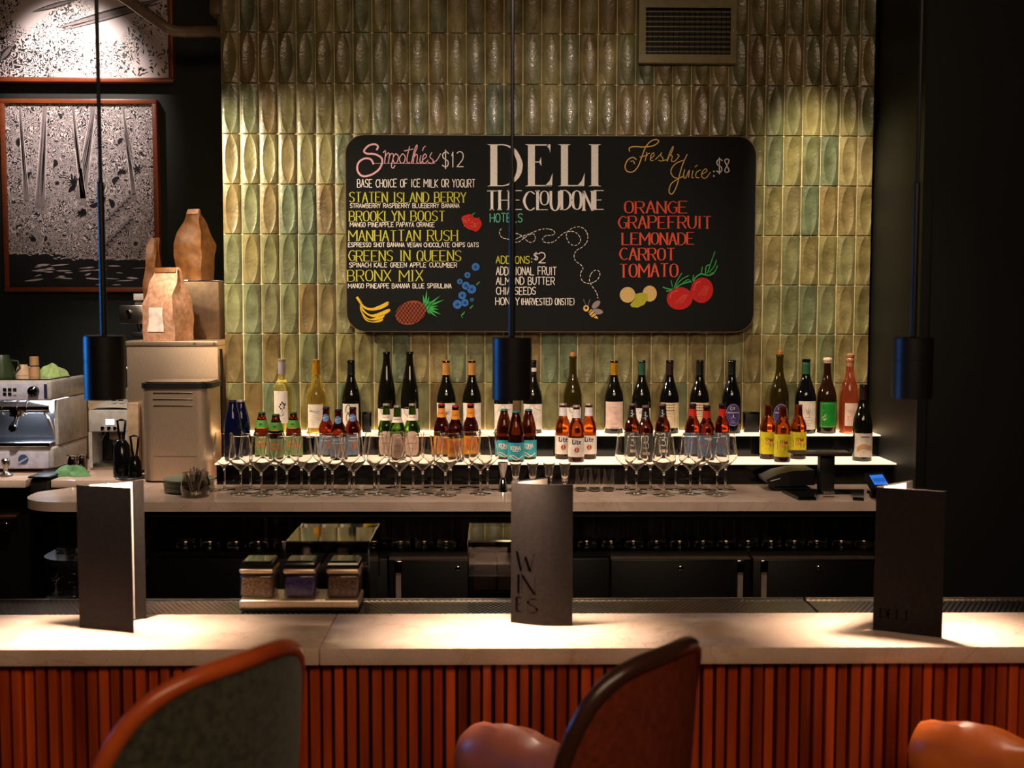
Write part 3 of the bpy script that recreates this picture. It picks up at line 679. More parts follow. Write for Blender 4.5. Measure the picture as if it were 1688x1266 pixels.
# ------------------------------------------------------------------ bent pipe
g = G(); pts = [P(165, -32, 4.85), P(215, 3, 4.85), P(258, 34, 4.85), P(273, 45, 4.85), P(287, 51, 4.86), P(305, 52.5, 4.88), P(335, 52, 4.92), P(366, 52, 4.97)]
pp = thing('wall_pipe', 'bent beige pipe crossing in front of the upper print', 'pipe', P(366, 52, 4.97))
obj('tube', g.tube(pts, .0235, 16), pm('pipe_beige', (124, 106, 88), .4), pp)
a = P(349, 2, 4.97); c = P(366, 27, 4.97)
obj('bracket', G().box(a.x, c.x, 4.93, 5.01, c.z, a.z, .004), 'pipe_beige', pp)
obj('bracket_rod', G().cyl(.008, c.z - .09, c.z, (c.x - .012, 4.97, 0), 12), 'pipe_beige', pp)
# ------------------------------------------------------------------ framed prints (black and white linocut jungle)
def print_mat(name, kind):
    m = bpy.data.materials.new(name); m.use_nodes = True; nt = m.node_tree; b = nt.nodes['Principled BSDF']; L = nt.links.new
    b.inputs['Roughness'].default_value = .5
    tc = nt.nodes.new('ShaderNodeTexCoord')
    n = nt.nodes.new('ShaderNodeTexNoise'); n.inputs['Scale'].default_value = 21 if kind == 'jungle' else 24; n.inputs['Detail'].default_value = 2.5; n.inputs['Distortion'].default_value = 1.4 if kind == 'jungle' else .3
    L(tc.outputs['Object'], n.inputs[0])
    def mth(op, a, b_=None, c_=None):
        q = nt.nodes.new('ShaderNodeMath'); q.operation = op
        for i, v in enumerate((a, b_, c_)):
            if v is None: continue
            if hasattr(v, 'links'): L(v, q.inputs[i])
            else: q.inputs[i].default_value = v
        return q.outputs[0]
    if kind == 'jungle':
        s = mth('SINE', mth('MULTIPLY', n.outputs[0], 84.0)); f = mth('GREATER_THAN', s, .15)
    else:
        big = nt.nodes.new('ShaderNodeTexNoise'); big.inputs['Scale'].default_value = 2.3; L(tc.outputs['Object'], big.inputs[0])
        s = mth('SINE', mth('MULTIPLY', n.outputs[0], 64.0)); f = mth('GREATER_THAN', mth('ADD', s, mth('MULTIPLY', mth('SUBTRACT', big.outputs[0], .5), 9.0)), -.75)
    mx = nt.nodes.new('ShaderNodeMix'); mx.data_type = 'RGBA'; L(f, mx.inputs[0]); mx.inputs[6].default_value = lin((13, 12, 20)); mx.inputs[7].default_value = lin((200, 186, 190)); L(mx.outputs[2], b.inputs['Base Color'])
    return m
INK = pm('print_ink', (12, 12, 20), .6); PAPER = pm('print_paper', (206, 192, 196), .6); GREYP = pm('print_grey', (122, 110, 114), .6)
pm('frame_wood', (122, 58, 30), .35, noise=30, stretch=(1, 1, 4))
def frame(lab, x0, x1, z0, z1, kind):
    Yf = 5.3; wd = .021
    t = thing('framed_print', lab, 'framed print', ((x0 + x1) / 2, 5.35, z0))
    obj('frame', G().box(x0, x1, Yf, 5.349, z0, z0 + wd, .002).box(x0, x1, Yf, 5.349, z1 - wd, z1, .002).box(x0, x0 + wd, Yf, 5.349, z0 + wd, z1 - wd, .002).box(x1 - wd, x1, Yf, 5.349, z0 + wd, z1 - wd, .002), 'frame_wood', t)
    pr = obj('print', G().box(x0 + wd, x1 - wd, Yf + .012, 5.345, z0 + wd, z1 - wd), print_mat(kind + '_print', kind), t)
    return t, pr, (x0 + wd, x1 - wd, z0 + wd, z1 - wd, Yf + .0115)
def lens(g, p, q, wd, y, n=7):
    dx, dz = q[0] - p[0], q[1] - p[1]; L = math.hypot(dx, dz)
    if L < 1e-6: return
    nx, nz = -dz / L, dx / L; A = []; B = []
    for k in range(n + 1):
        t = k / n; s = math.sin(math.pi * t) ** .8 * wd; A.append(Vector((p[0] + dx * t + nx * s, y, p[1] + dz * t + nz * s))); B.append(Vector((p[0] + dx * t - nx * s, y, p[1] + dz * t - nz * s)))
    g.poly(A + B[1:-1][::-1])
a = P(3, 322, 5.3); c = P(260.5, 322, 5.3)
t, pr, (x0, x1, z0, z1, yp) = frame('framed black and white jungle print with water along its bottom, hung below another', a.x, c.x, P(130, 481, 5.3).z, P(130, 163, 5.3).z, 'jungle')
r = random.Random(11); gw = G(); gb = G(); gg = G()
zw = z0 + (z1 - z0) * .165
for k in range(46):      # leaf bursts
    cx, cz = r.uniform(x0 + .06, x1 - .06), r.uniform(zw + .05, z1 - .12); n = r.randint(7, 14); R_ = r.uniform(.035, .06); a0 = r.random() * 6
    fan = r.choice((6.28, 6.28, 3.4))
    for i in range(n):
        an = a0 + fan * i / n; L_ = R_ * r.uniform(.75, 1)
        q = (min(max(cx + L_ * math.cos(an), x0), x1), min(max(cz + L_ * math.sin(an), zw), z1))
        lens(gb, (cx, cz), q, .0065, yp - .0002); lens(gw, (cx, cz), q, .0042, yp - .0004); lens(gb, (cx, cz), q, .0012, yp - .0006)
for fx_, lean, wd in ((.10, .02, .012), (.27, -.035, .022), (.46, .04, .014), (.60, -.07, .024), (.80, .045, .012)):   # trunks
    bx = x0 + (x1 - x0) * fx_; zt = z1 - .012; zb_ = z0 + (z1 - z0) * r.uniform(.42, .55)
    g_ = [Vector((bx - wd * .45, yp - .0008, zt)), Vector((bx + wd * .45, yp - .0008, zt)), Vector((bx + lean + wd * 1.1, yp - .0008, zb_)), Vector((bx + lean - wd * 1.1, yp - .0008, zb_))]
    gg.poly(g_)
    for e, s_ in ((0, 3), (1, 2)): 
        p_, q_ = g_[e], g_[s_]; lens(gw, (p_.x, p_.z), (q_.x, q_.z), .002, yp - .001)
    for k in range(7):
        u = r.uniform(-.35, .35); lens(gb, (bx + u * wd, zt - r.uniform(0, .1)), (bx + lean + u * wd * 2, zb_ + r.uniform(0, .1)), .0015, yp - .001)
for k in range(14):     # curled fern fronds at the right
    cx, cz = x0 + (x1 - x0) * (.66 + .03 * (k % 7) + .02 * (k // 7)), zw + .05 + .02 * (k % 7) + (.12 if k > 6 else 0)
    gg.poly([Vector((cx + .016 * math.cos(i * .52), yp - .0007, cz + .02 * math.sin(i * .52))) for i in range(12)])
    lens(gb, (cx - .012, cz), (cx + .012, cz + .008), .003, yp - .001)
# water band
gb.poly([Vector((x0, yp - .0012, z0)), Vector((x1, yp - .0012, z0)), Vector((x1, yp - .0012, zw - .01)), Vector((x0 + (x1 - x0) * .7, yp - .0012, zw - .012)), Vector((x0 + (x1 - x0) * .48, yp - .0012, zw - .006)), Vector((x0 + (x1 - x0) * .28, yp - .0012, zw + .018)), Vector((x0, yp - .0012, zw + .016))])
for k in range(30):
    cx, cz = r.uniform(x0 + .05, x1 - .1), r.uniform(z0 + .01, zw - .03); L_ = r.uniform(.03, .09)
    lens(gw, (cx, cz), (cx + L_, cz + r.uniform(-.006, .01)), r.uniform(.0012, .0045), yp - .0015)
for k in range(40):
    u = k / 40; zz = zw + (.016 if u < .3 else -.005) + .004 * math.sin(k * 2.1); lens(gw, (x0 + (x1 - x0) * u, zz), (min(x1, x0 + (x1 - x0) * (u + .03)), zz + .006 * math.sin(k)), .0028, yp - .0015)
obj('white_linework', gw, PAPER, pr); obj('black_linework', gb, INK, pr); obj('grey_linework', gg, GREYP, pr)
a = P(-60, 50, 5.3); c = P(284, 50, 5.3)
t, pr, (x0, x1, z0, z1, yp) = frame('framed black and white coral print cut by the top edge of view', a.x, c.x, P(170, 135, 5.3).z, P(170, -170, 5.3).z, 'coral')
gg = G(); gb = G()
def rail(p, q, wd):
    A = P(*p, yp - .0006); B = P(*q, yp - .0006); lens(gb, (A.x, A.z), (B.x, B.z), wd * 1.9, yp - .0004, 14); lens(gg, (A.x, A.z), (B.x, B.z), wd, yp - .0008, 14)
rail((90, 47), (268, -2), .009); rail((95, 52), (270, 3), .006); rail((52, 20), (130, -2), .006); rail((0, 100), (20, 76), .01)
for k in range(120):
    cx = r.choice((P(78, 100, 5.3).x, P(225, 100, 5.3).x, P(262, 105, 5.3).x)); bz = z0 + .005
    an = r.uniform(.5, 2.65); d0 = r.uniform(.0, .16); L_ = r.uniform(.01, .03)
    p_ = (cx + d0 * math.cos(an), bz + d0 * math.sin(an)); an += r.uniform(-.9, .9)
    q_ = (p_[0] + L_ * math.cos(an), p_[1] + L_ * math.sin(an))
    if all(x0 < v[0] < x1 and z0 < v[1] for v in (p_, q_)): lens(gb, p_, q_, .0028, yp - .0004)
obj('grey_linework', gg, GREYP, pr); obj('black_linework', gb, INK, pr)
# ------------------------------------------------------------------ pendants
pm('pendant_black', (20, 20, 22), .38, bump=.04, bscale=800)
YP = 2.32
def pendant(px, pt, pb, lab):
    top = P(px, pt, YP); bot = P(px, pb, YP); x = top.x
    t = thing('pendant_lamp', lab, 'pendant lamp', (x, YP, bot.z), 'black cylinder pendants over the bar')
    R_ = .0410
    obj('shade', G().lathe([(.0, bot.z + .03), (R_ - .006, bot.z + .028), (R_ - .003, bot.z), (R_, bot.z), (R_, bot.z + .079), (R_ - .0007, bot.z + .0797), (R_ - .0007, bot.z + .0807), (R_, bot.z + .0815), (R_, top.z - .002), (R_ - .002, top.z), (0, top.z)], 40, (x, YP, 0)), 'pendant_black', t)
    zj = P(px, 300, YP).z
    obj('stem', G().cyl(.0068, top.z + .0003, zj, (x, YP, 0), 14, bev=.002), 'pendant_black', t)
    obj('cord', G().cyl(.0042, zj + .0003, ZCEIL - .03, (x, YP, 0), 10), 'pendant_black', t)
    obj('canopy', G().cyl(.05, ZCEIL - .0295, ZCEIL - .001, (x, YP, 0), 28, bev=.004), 'pendant_black', t)
    obj('bulb', G().cyl(.022, bot.z + .018, bot.z + .0275, (x, YP, 0), 20, bev=.003), pm('bulb_glow', (255, 220, 170), .4, es=12), t)
    l = lamp('pendant_light', 'SPOT', (x, YP, bot.z + .012), (x, YP, 0), 78, (1, .78, .58), .02, 80, 1)
pendant(171.5, 553, 658, 'black cylinder pendant lamp at left in front of the coffee counter')
pendant(844, 556, 658, 'black cylinder pendant lamp hanging in front of the chalkboard')
pendant(1505, 556, 656, 'black cylinder pendant lamp at right against the dark wall')
# ------------------------------------------------------------------ menu cards
pm('card_black', (38, 32, 29), .8, noise=120, col2=(32, 26, 24), bump=.12, bscale=900, spec=.1)
pm('card_ink', (5, 4, 4), .15, spec=.04); pm('paper_white', (240, 226, 208), .7)
def panel(g, a, b, z0, z1, th, n, curve=0.0):
    d = (b - a); L = math.hypot(d.x, d.y); nx, ny = d.y / L, -d.x / L
    def f(u, v, o): 
        c_ = curve * math.sin(math.pi * u); return Vector((a.x + d.x * u + nx * (o + c_), a.y + d.y * u + ny * (o + c_), z0 + (z1 - z0) * v))
    A = [[g.bm.verts.new(f(i / n, j, o)) for i in range(n + 1)] for o in (0, th) for j in (0, 1)]
    for i in range(n):
        for q, s in ((0, 1), (1, 3), (3, 2), (2, 0)): g.bm.faces.new((A[q][i], A[q][i + 1], A[s][i + 1], A[s][i]))
    g.bm.faces.new((A[0][0], A[1][0], A[3][0], A[2][0])); g.bm.faces.new((A[0][n], A[1][n], A[3][n], A[2][n]))
def menu(lab, fa, fb, top_py, back, pages_to, curve=0, word=None):
    z0 = ZC + .0006; a = PZ(*fa, z0); b = PZ(*fb, z0); z1 = P(fa[0] , top_py, a.y).z
    t = thing('menu_card', lab, 'menu', (a.x, a.y, z0), 'folded menu cards standing on the bar')
    g = G(); panel(g, a, b, z0, z1, .0022, 12, curve); cov = obj('front_cover', g, 'card_black', t)
    e = PZ(*back, z1) if back[1] < 900 else PZ(*back, z0)
    e.z = z0; a2 = Vector((a.x + .0002, a.y + .0035, 0))
    g = G(); panel(g, a2, e, z0, z1, .0022, 6); obj('back_cover', g, 'card_black', t)
    d = (e - a2); nrm = Vector((d.y, -d.x, 0)).normalized(); p0 = a2 + d * .03 + nrm * .0035; p1 = a2 + d * pages_to + nrm * .0035
    g = G(); panel(g, p0, p1, z0 + .003, z1 - .003, .0012, 4); obj('inner_pages', g, 'paper_white', t)
    if word:
        d = b - a; L = math.hypot(d.x, d.y); nx, ny = d.y / L, -d.x / L
        def M(u, v):
            c_ = curve * math.sin(math.pi * max(0, min(1, u))) + .0026; return Vector((a.x + d.x * u + nx * c_, a.y + d.y * u + ny * c_, z0 + (z1 - z0) * v))
        g = G(); word(g, M); obj('lettering', g, 'card_ink', cov)
    return t
menu('open black folded menu card at left showing its white pages', (132.5, 1034), (221, 1043), 799, (241, 1019), .82)
def wines(g, M):
    for s, x0, x1, yt, yb in (('W', .10, .40, .515, .38), ('I', .09, .17, .35, .215), ('N', .19, .41, .35, .215), ('E', .10, .18, .185, .085), ('S', .28, .46, .185, .085)):
        for pl in glyph(s):
            cx = .5 if s == 'I' else 0
            pts = [(x0 + (x1 - x0) * (p[0] if s != 'I' else .5), yb + (yt - yb) * p[1]) for p in pl]
            for (p, q) in zip(pts, pts[1:]):
                down = (q[0] > p[0]) == (q[1] < p[1]) or abs(q[0] - p[0]) < .005
                wd = .042 if (down and abs(q[1] - p[1]) > .004 and not (s == 'N' and abs(q[0] - p[0]) < .01)) else .008
                dx, dy = (q[0] - p[0]), (q[1] - p[1])
                if abs(dy) > .003:
                    for k in range(6):
                        pa, pb = k / 6, (k + 1) / 6; ax, ay, bx, by = p[0] + dx * pa, p[1] + dy * pa, p[0] + dx * pb, p[1] + dy * pb
                        g.poly([M(ax - wd / 2, ay), M(ax + wd / 2, ay), M(bx + wd / 2, by), M(bx - wd / 2, by)])
                else: g.poly([M(p[0], p[1] - .004), M(q[0], q[1] - .004), M(q[0], q[1] + .004), M(p[0], p[1] + .004)])
menu('black curved menu card reading WINES in the middle of the bar', (842.5, 1025), (943.5, 1031), 795, (906, 785), .9, .012, wines)
def deli(g, M): text(g, 'DELI', .10, .50, .155, .095, M, .012, True, (.004, .02, 2))
menu('black menu card reading DELI near its bottom edge, at right', (1439.5, 1038), (1552.5, 1051), 802.5, (1503, 792), .78, 0, deli)
# ------------------------------------------------------------------ condiment caddy
def caddy():
    z = ZC + .0008; a = PZ(393, 1008, z); b = PZ(592, 1006, z); y0 = a.y + .004; x0, x1 = a.x, b.x
    t = thing('condiment_tray', 'brushed steel tray holding three topping jars', 'tray', ((x0 + x1) / 2, y0, z))
    zt = P(393, 989, y0).z
    obj('base', G().box(x0, x1, y0, y0 + .1, z + .004, zt, .006, 3), 'steel_brushed', t)
    obj('foot_pad', G().box(x0 + .002, x1 - .002, y0 + .002, y0 + .098, z, z + .0038), 'black_matte', t)
    thin = thin_glass('jar_clear', (235, 232, 230), .9)
    fills = (('oat', (150, 118, 86), 'jar of brown grain, left in the steel tray'), ('purple', (72, 58, 130), 'jar of purple topping, middle of the steel tray'), ('nut', (122, 92, 74), 'jar of mottled brown flakes, right in the steel tray'))
    for (nm, c, lab), (pa, pb) in zip(fills, ((395, 451), (467, 520), (538.5, 592))):
        xa, xb = P(pa, 960, y0 + .01).x, P(pb, 960, y0 + .01).x; wd = xb - xa; ya = y0 + .008; yb = ya + min(wd, .082)
        j = thing('topping_jar', lab, 'jar', ((xa + xb) / 2, ya, zt + .0005), 'topping jars in the steel tray')
        z1 = P(pa, 948, ya).z; z2 = P(pa, 937, ya).z
        obj('jar_body', G().box(xa, xb, ya, yb, zt + .0006, z1 + .001, .008, 3), thin, j)
        obj('filling', G().box(xa + .003, xb - .003, ya + .003, yb - .003, zt + .004, z1 - .006, .006, 3), pm('fill_' + nm, c, .8, noise=260, col2=tuple(int(v * .45) for v in c), bump=.6, bscale=300), j)
        obj('steel_band', G().box(xa - .001, xb + .001, ya - .001, yb + .001, z1 + .0015, z2, .006, 3), 'steel_brushed', j)
        zc = P(pa, 914, yb).z
        l = obj('lid', G().grid(lambda u, v: Vector(((xa + xb) / 2 + (wd / 2) * (1 - .0 * v) * ([1, 1, -1, -1][int(u * 4) % 4]) * (1 - .22 * v), (ya + yb) / 2 + (yb - ya) / 2 * ([-1, 1, 1, -1][int(u * 4) % 4]) * (1 - .22 * v), z2 + (zc - z2) * (1 - (1 - v) ** 2))), 4, 4, True).box(xa + wd * .11, xb - wd * .11, ya + .009, yb - .009, zc - .002, zc), pm('lid_black', (20, 18, 17), .1, coat=.5), j)
caddy()
# ------------------------------------------------------------------ condiment boxes with clear hoods
hood = thin_glass('smoky_hood', (150, 146, 148), 1.0, .05, .06)
def cbox(lab, pl, pr, pback, y_top, y_bend, grp, lightbin):
    Yf = 2.68; Yb = 2.92; x0 = P(pl, 950, Yf).x; x1 = P(pr, 950, Yf).x; zb = .9008; zbend = P(pl, y_bend, Yf).z; ztop = P(pback, y_top, Yb - .04).z
    t = thing('condiment_box', lab, 'condiment box', ((x0 + x1) / 2, (Yf + Yb) / 2, zb), grp)
    obj('base_bin', G().box(x0 + .004, x1 - .004, Yf + .012, Yb, zb, 1.035, .004), 'black_matte', t)
    g = G(); prof = [(Yf, 1.02), (Yf, zbend - .012), (Yf + .012, zbend), (Yb - .05, ztop), (Yb - .036, ztop - .003), (Yb, zbend), (Yb, 1.02)]
    for xx in (x0, x1): g.poly([Vector((xx, y, z)) for y, z in prof])
    for p, q in zip(prof, prof[1:]): g.poly([Vector((x0, p[0], p[1])), Vector((x1, p[0], p[1])), Vector((x1, q[0], q[1])), Vector((x0, q[0], q[1]))])
    obj('clear_hood', g, hood, t)
    g = G()
    for p, q in zip(prof, prof[1:]):
        for xx in (x0, x1): g.tube([Vector((xx, p[0], p[1])), Vector((xx, q[0], q[1]))], .0022, 6)
    g.tube([Vector((x0, Yf + .012, zbend)), Vector((x1, Yf + .012, zbend))], .003, 6)
    obj('hood_rim', g, thin_glass('hood_edge', (190, 180, 175), 1.0, .1, .25), t)
    m = pm('bin_pale', (150, 132, 116), .35) if lightbin else pm('bin_dark', (60, 52, 48), .4)
    for k in range(3):
        xa = x0 + .012 + (x1 - x0 - .024) * k / 3; xb = xa + (x1 - x0 - .024) / 3 - .004
        obj('insert', G().box(xa, xb, Yf + .02, Yb - .015, 1.0355, 1.085, .004), m, t)
    a = zbend - .035
    obj('hinge_bar', G().box(x0 + .006, x1 - .006, Yb - .008, Yb - .002, a, a + .008), 'steel', t)
cbox('clear hooded condiment box behind the steel tray of jars', 471, 608, 632, 868, 895, 'clear hooded condiment boxes', False)
cbox('clear hooded condiment box left of the card reading WINES', 772, 909, 925, 866, 894, 'clear hooded condiment boxes', True)
# ------------------------------------------------------------------ bar stools
fab_g = pm('green_fabric', (62, 64, 44), .95, noise=90, col2=(30, 31, 22), bump=.5, bscale=700, sheen=.2)
fab_b = pm('brown_fabric', (112, 46, 24), .95, noise=90, col2=(92, 36, 19), bump=.4, bscale=700, spec=.15)
lea_o = pm('tan_leather', (186, 84, 36), .34, noise=8, col2=(150, 60, 24), bump=.25, bscale=40, coat=.2)
lea_d = pm('dark_leather', (58, 34, 26), .3, noise=8, bump=.25, bscale=40, coat=.25)
lea_m = pm('mauve_leather', (168, 98, 76), .36, noise=8, col2=(138, 74, 56), bump=.3, bscale=30)
def stool(lab, cx, cy, R0, a0, fm, hp, zb, nn, fabric, edge, leather):
    t = thing('bar_stool', lab, 'bar stool', (cx, cy, 0), 'upholstered bar stools along the bar'); zs = .74
    def sh(ph, z, off=0.0):
        rr = R0 + .12 * (z - hp) + off; a = a0 + ph; return Vector((cx + rr * math.cos(a), cy - rr * math.sin(a), z))
    def rim(s):  # s 0..1 along the outline, end to end
        an = math.pi * s; c_, s_ = math.cos(an), math.sin(an)
        return math.copysign(abs(c_) ** (2 / nn), c_) * fm, zb + (hp - zb) * abs(s_) ** (2 / nn)
    n = 48
    def surf(off, inset=0):
        def f(u, v):
            ph, z = rim(u); z = z - inset * (1 if v > .5 else 0); return sh(ph * (1 - .0 * v), zs + (z - zs) * v, off + .012 * math.sin(math.pi * v) * (1 if off < 0 else .3))
        return f
    obj('backrest_outer', G().grid(surf(-.004), n, 16), fabric, t)
    obj('backrest_inner', G().grid(surf(-.022), n, 16), leather, t)
    obj('edge_trim', G().tube([sh(ph, z - .004, -.012) for ph, z in [rim(i / 70) for i in range(71)]] , .0125, 12), edge, t)
    f = Vector((-math.cos(a0), math.sin(a0), 0)); rt = Vector((f.y, -f.x, 0)); c = Vector((cx, cy, 0))
    def loc(x, y, z): return c + f * x + rt * y + Vector((0, 0, z))
    def cushion(u, v):
        an = 2 * math.pi * u; q = lambda t_: math.copysign(abs(t_) ** .55, t_); pv = math.pi * (v - .5)
        return loc(-.01 + .185 * q(math.cos(an)) * math.cos(pv) ** .4, .175 * q(math.sin(an)) * math.cos(pv) ** .4, .725 + .055 * math.sin(pv))
    obj('seat', G().grid(cushion, 32, 10, True), leather, t)
    for s in (1, -1):
        def arm(u, v, s=s):
            an = 2 * math.pi * v; x = -.17 + (.475 if s > 0 else .26) * u; e = (1 - abs(2 * u - 1) ** 9) ** .5 if 0 < u < 1 else 0
            wr = .0075 * math.sin(u * 19 + 3 * math.sin(an)) * max(0, math.cos(an))
            yy = .225 + .06 * math.cos(an - math.pi / 2) * e; zz_ = .899 + (.07 + wr + .006 * (2 * u - 1)) * math.sin(an + math.pi / 2) * e
            return loc(x, s * yy, zz_ - .0)
        obj('armrest', G().grid(arm, 26, 18), leather, t)
        obj('arm_panel', G().prism([loc(-.15, s * .2, .76), loc(.24 if s > 0 else .06, s * .2, .76), loc(.24 if s > 0 else .06, s * .2, .87), loc(-.15, s * .2, .87)], rt * (.045 * s)), fabric, t)
    for sx in (-.16, .17):
        for sy in (-.16, .16): obj('leg', G().tube([loc(sx * .9, sy * .9, .67), loc(sx * 1.15, sy * 1.15, .0)], [.016, .011], 12), 'black_matte', t)
    obj('footrest', G().tube([loc(.19 * math.cos(2 * math.pi * k / 28), .185 * math.sin(2 * math.pi * k / 28), .27) for k in range(28)], .008, 8, closed=True), 'brass', t)
    return t
stool('green fabric bar stool with tan leather edge at the left of the bar', -.5452, 1.5663, .2855, .5885, .8067, 1.2769, .8713, 3.1245, fab_g, lea_o, lea_o)
stool('brown bar stool with dark leather edge in front of the WINES card', .0211, 1.6734, .2975, .7281, .6395, 1.2626, .8844, 3.29, fab_b, lea_d, lea_m)
stool('bar stool with orange-lit leather armrest at lower right corner', .857, 1.675, .2975, .7281, .6395, 1.2626, .8844, 3.29, fab_b, lea_d, pm('leather_lit_orange', (206, 108, 42), .36, noise=8, col2=(180, 84, 28), bump=.25, bscale=40))  # orange light on this armrest is put into the leather colour
# ------------------------------------------------------------------ bottles
def glassm(name, col, trans=.9, rough=.04, ior=1.42, es=0): return pm(name, col, rough, trans=trans, ior=ior, noise=8, col2=tuple(int(v * .9) for v in col))
DARK = pm('bottle_dark', (16, 15, 10), .06, coat=.5, noise=6); DARKB = pm('bottle_blackblue', (12, 13, 16), .06, coat=.5, noise=6)
OLIVE = glassm('bottle_olive', (84, 70, 24), .75); BROWN = pm('bottle_brown', (38, 18, 10), .06, coat=.5)
CLRW = glassm('bottle_white_wine', (236, 222, 130)); CLRY = glassm('bottle_yellow_wine', (244, 214, 110)); ROSE = glassm('bottle_rose', (236, 120, 86))
AMBER = glassm('beer_amber', (136, 54, 10)); AMBERD = glassm('beer_dark_amber', (72, 23, 8), .85); REDB = glassm('beer_red_amber', (100, 27, 10)); GREENB = glassm('beer_green', (60, 96, 24)); COLA = glassm('beer_cola', (54, 14, 12), .7)
BLUEB = glassm('bottle_cobalt', (16, 22, 62), .4)
LW = pm('label_white', (236, 220, 208), .55); LC = pm('label_cream', (232, 208, 168), .55); LP = pm('label_pinkish', (226, 190, 176), .55)
TXT = pm('label_ink', (26, 20, 20), .5); TXG = pm('label_grey', (128, 110, 104), .5); GOLD = pm('label_gold', (206, 150, 60), .45)
PURP = pm('label_purple', (66, 56, 120), .5); LGREEN = pm('label_green', (14, 130, 40), .45); REDL = pm('label_red', (196, 34, 30), .45); ORL = pm('label_orange', (222, 140, 40), .5)
TEALL = pm('label_teal', (44, 156, 178), .45); YELL = pm('label_yellow', (226, 206, 30), .45); BLUL = pm('label_blue', (92, 132, 190), .45); GRL = pm('label_leaf', (92, 160, 62), .45); PEACH = pm('label_peach', (232, 140, 84), .5); LILAC = pm('label_lilac', (220, 212, 214), .5)
PROF = {'burgundy': [(0, .012), (.8, .0), (.97, .004), (1, .02), (1, .43), (.975, .5), (.86, .575), (.66, .655), (.5, .72), (.41, .78), (.37, .84), (.36, .965), (.41, .968), (.41, .99), (.36, 1.0), (0, 1.0)],
        'bordeaux': [(0, .012), (.8, .0), (.97, .004), (1, .02), (1, .56), (.985, .6), (.87, .65), (.6, .69), (.43, .725), (.39, .78), (.37, .965), (.41, .968), (.41, .99), (.37, 1.0), (0, 1.0)],
        'riesling': [(0, .012), (.8, .0), (.97, .004), (1, .02), (1, .40), (.97, .48), (.87, .58), (.71, .69), (.54, .79), (.43, .86), (.39, .92), (.38, .968), (.43, .97), (.43, .992), (.38, 1.0), (0, 1.0)],
        'rose': [(0, .012), (.8, .0), (.97, .004), (1, .02), (1, .38), (.96, .46), (.85, .56), (.64, .66), (.46, .74), (.38, .82), (.36, .9), (.42, .905), (.42, .925), (.37, .93), (.37, .955), (0, .955)],
        'longneck': [(0, .015), (.75, .0), (.95, .006), (1, .03), (1, .545), (.97, .6), (.84, .665), (.62, .725), (.5, .78), (.455, .86), (.43, .94), (.47, .945), (.47, .963), (.43, .966), (0, .966)],
        'slope': [(0, .015), (.75, .0), (.95, .006), (1, .03), (1, .53), (.96, .60), (.82, .72), (.64, .83), (.5, .9), (.45, .94), (.49, .945), (.49, .963), (.45, .966), (0, .966)]}
def rad(prof, R, H, z):
    for (r0, a), (r1, b) in zip(prof[2:], prof[3:]):
        if a * H <= z <= b * H and b > a: return R * (r0 + (r1 - r0) * (z - a * H) / (b * H - a * H))
    return R
def band(g, R, z0, z1, half, off=.0006, prof=None, H=1, n=18, m=1):   # label wrapped on the front of a bottle
    def f(u, v):
        z = z0 + (z1 - z0) * v; r = (rad(prof, R, H, z) if prof else R) + off; a = (u - .5) * 2 * half
        return Vector((r * math.sin(a), -r * math.cos(a), z))
    g.grid(f, n, m); return g
def wrap(R, off=.0011, a0=0.0, prof=None, H=1):
    def M(x, z):
        r = (rad(prof, R, H, z) if prof else R) + off; return Vector((r * math.sin(x / R + a0), -r * math.cos(x / R + a0), z))
    return M
def bottle(name, label, cat, loc, kind, R, H, gm, cap=None, group=None, segs=28):
    t = thing(name, label, cat, loc, group)
    pr = PROF[kind]; obj('glass_body', G().lathe([(r * R, z * H) for r, z in pr], segs), gm, t, True)
    if cap:
        style, cm = cap
        if style == 'capsule':
            z0 = .80 * H; pts = [(rad(pr, R, H, z0) + .0006, z0)] + [(rad(pr, R, H, z0 + (H * .955 - z0) * k / 4) + .0007, z0 + (H * .955 - z0) * k / 4) for k in range(1, 5)]
            pts += [(.0148 if R > .034 else .0138, .962 * H), (.0148 if R > .034 else .0138, 1.001 * H), (.012, 1.004 * H), (0, 1.004 * H)]
            obj('capsule', G().lathe(pts, 24), cm, t, True)
        elif style == 'cork': obj('cork', G().lathe([(.0088, H * .985), (.0095, H * 1.0), (.0098, H * 1.045), (.0085, H * 1.05), (0, H * 1.05)], 18), cm, t, True)
        elif style == 'wax': obj('wax_cap', G().lathe([(rad(pr, R, H, .94 * H) + .0008, .94 * H), (.0142, .955 * H), (.0175, .97 * H), (.018, .99 * H), (.015, 1.008 * H), (0, 1.012 * H)], 20), cm, t, True)
        elif style == 'foil': obj('foil', G().lathe([(rad(pr, R, H, .84 * H) + .0008, .84 * H), (rad(pr, R, H, .9 * H) + .0012, .9 * H), (.017, .905 * H), (.0172, .93 * H), (.0145, .94 * H), (.0165, .965 * H), (.016, .985 * H), (.01, 1.0 * H), (0, 1.003 * H)], 20), cm, t, True)
        elif style == 'crown':
            def crown(u, v):
                a = 2 * math.pi * u; fl = .0006 * math.sin(u * 21 * 2 * math.pi) * (1 - v); r = [.0143, .0139, .0128, .0][int(round(v * 3))]; return Vector(((r + fl) * math.cos(a), (r + fl) * math.sin(a), H * [.945, .97, .996, 1.0][int(round(v * 3))]))
            obj('crown_cap', G().grid(crown, 42, 3, True), cm, t, True)
    return t
pm('cap_lilac', (176, 160, 170), .35, .3); pm('cap_gold', (200, 140, 26), .35, .5); pm('cap_tan', (196, 134, 64), .4, .2); pm('cap_green', (44, 84, 64), .4, .2); pm('cap_black', (18, 15, 15), .35); pm('cap_plum', (40, 20, 18), .35)
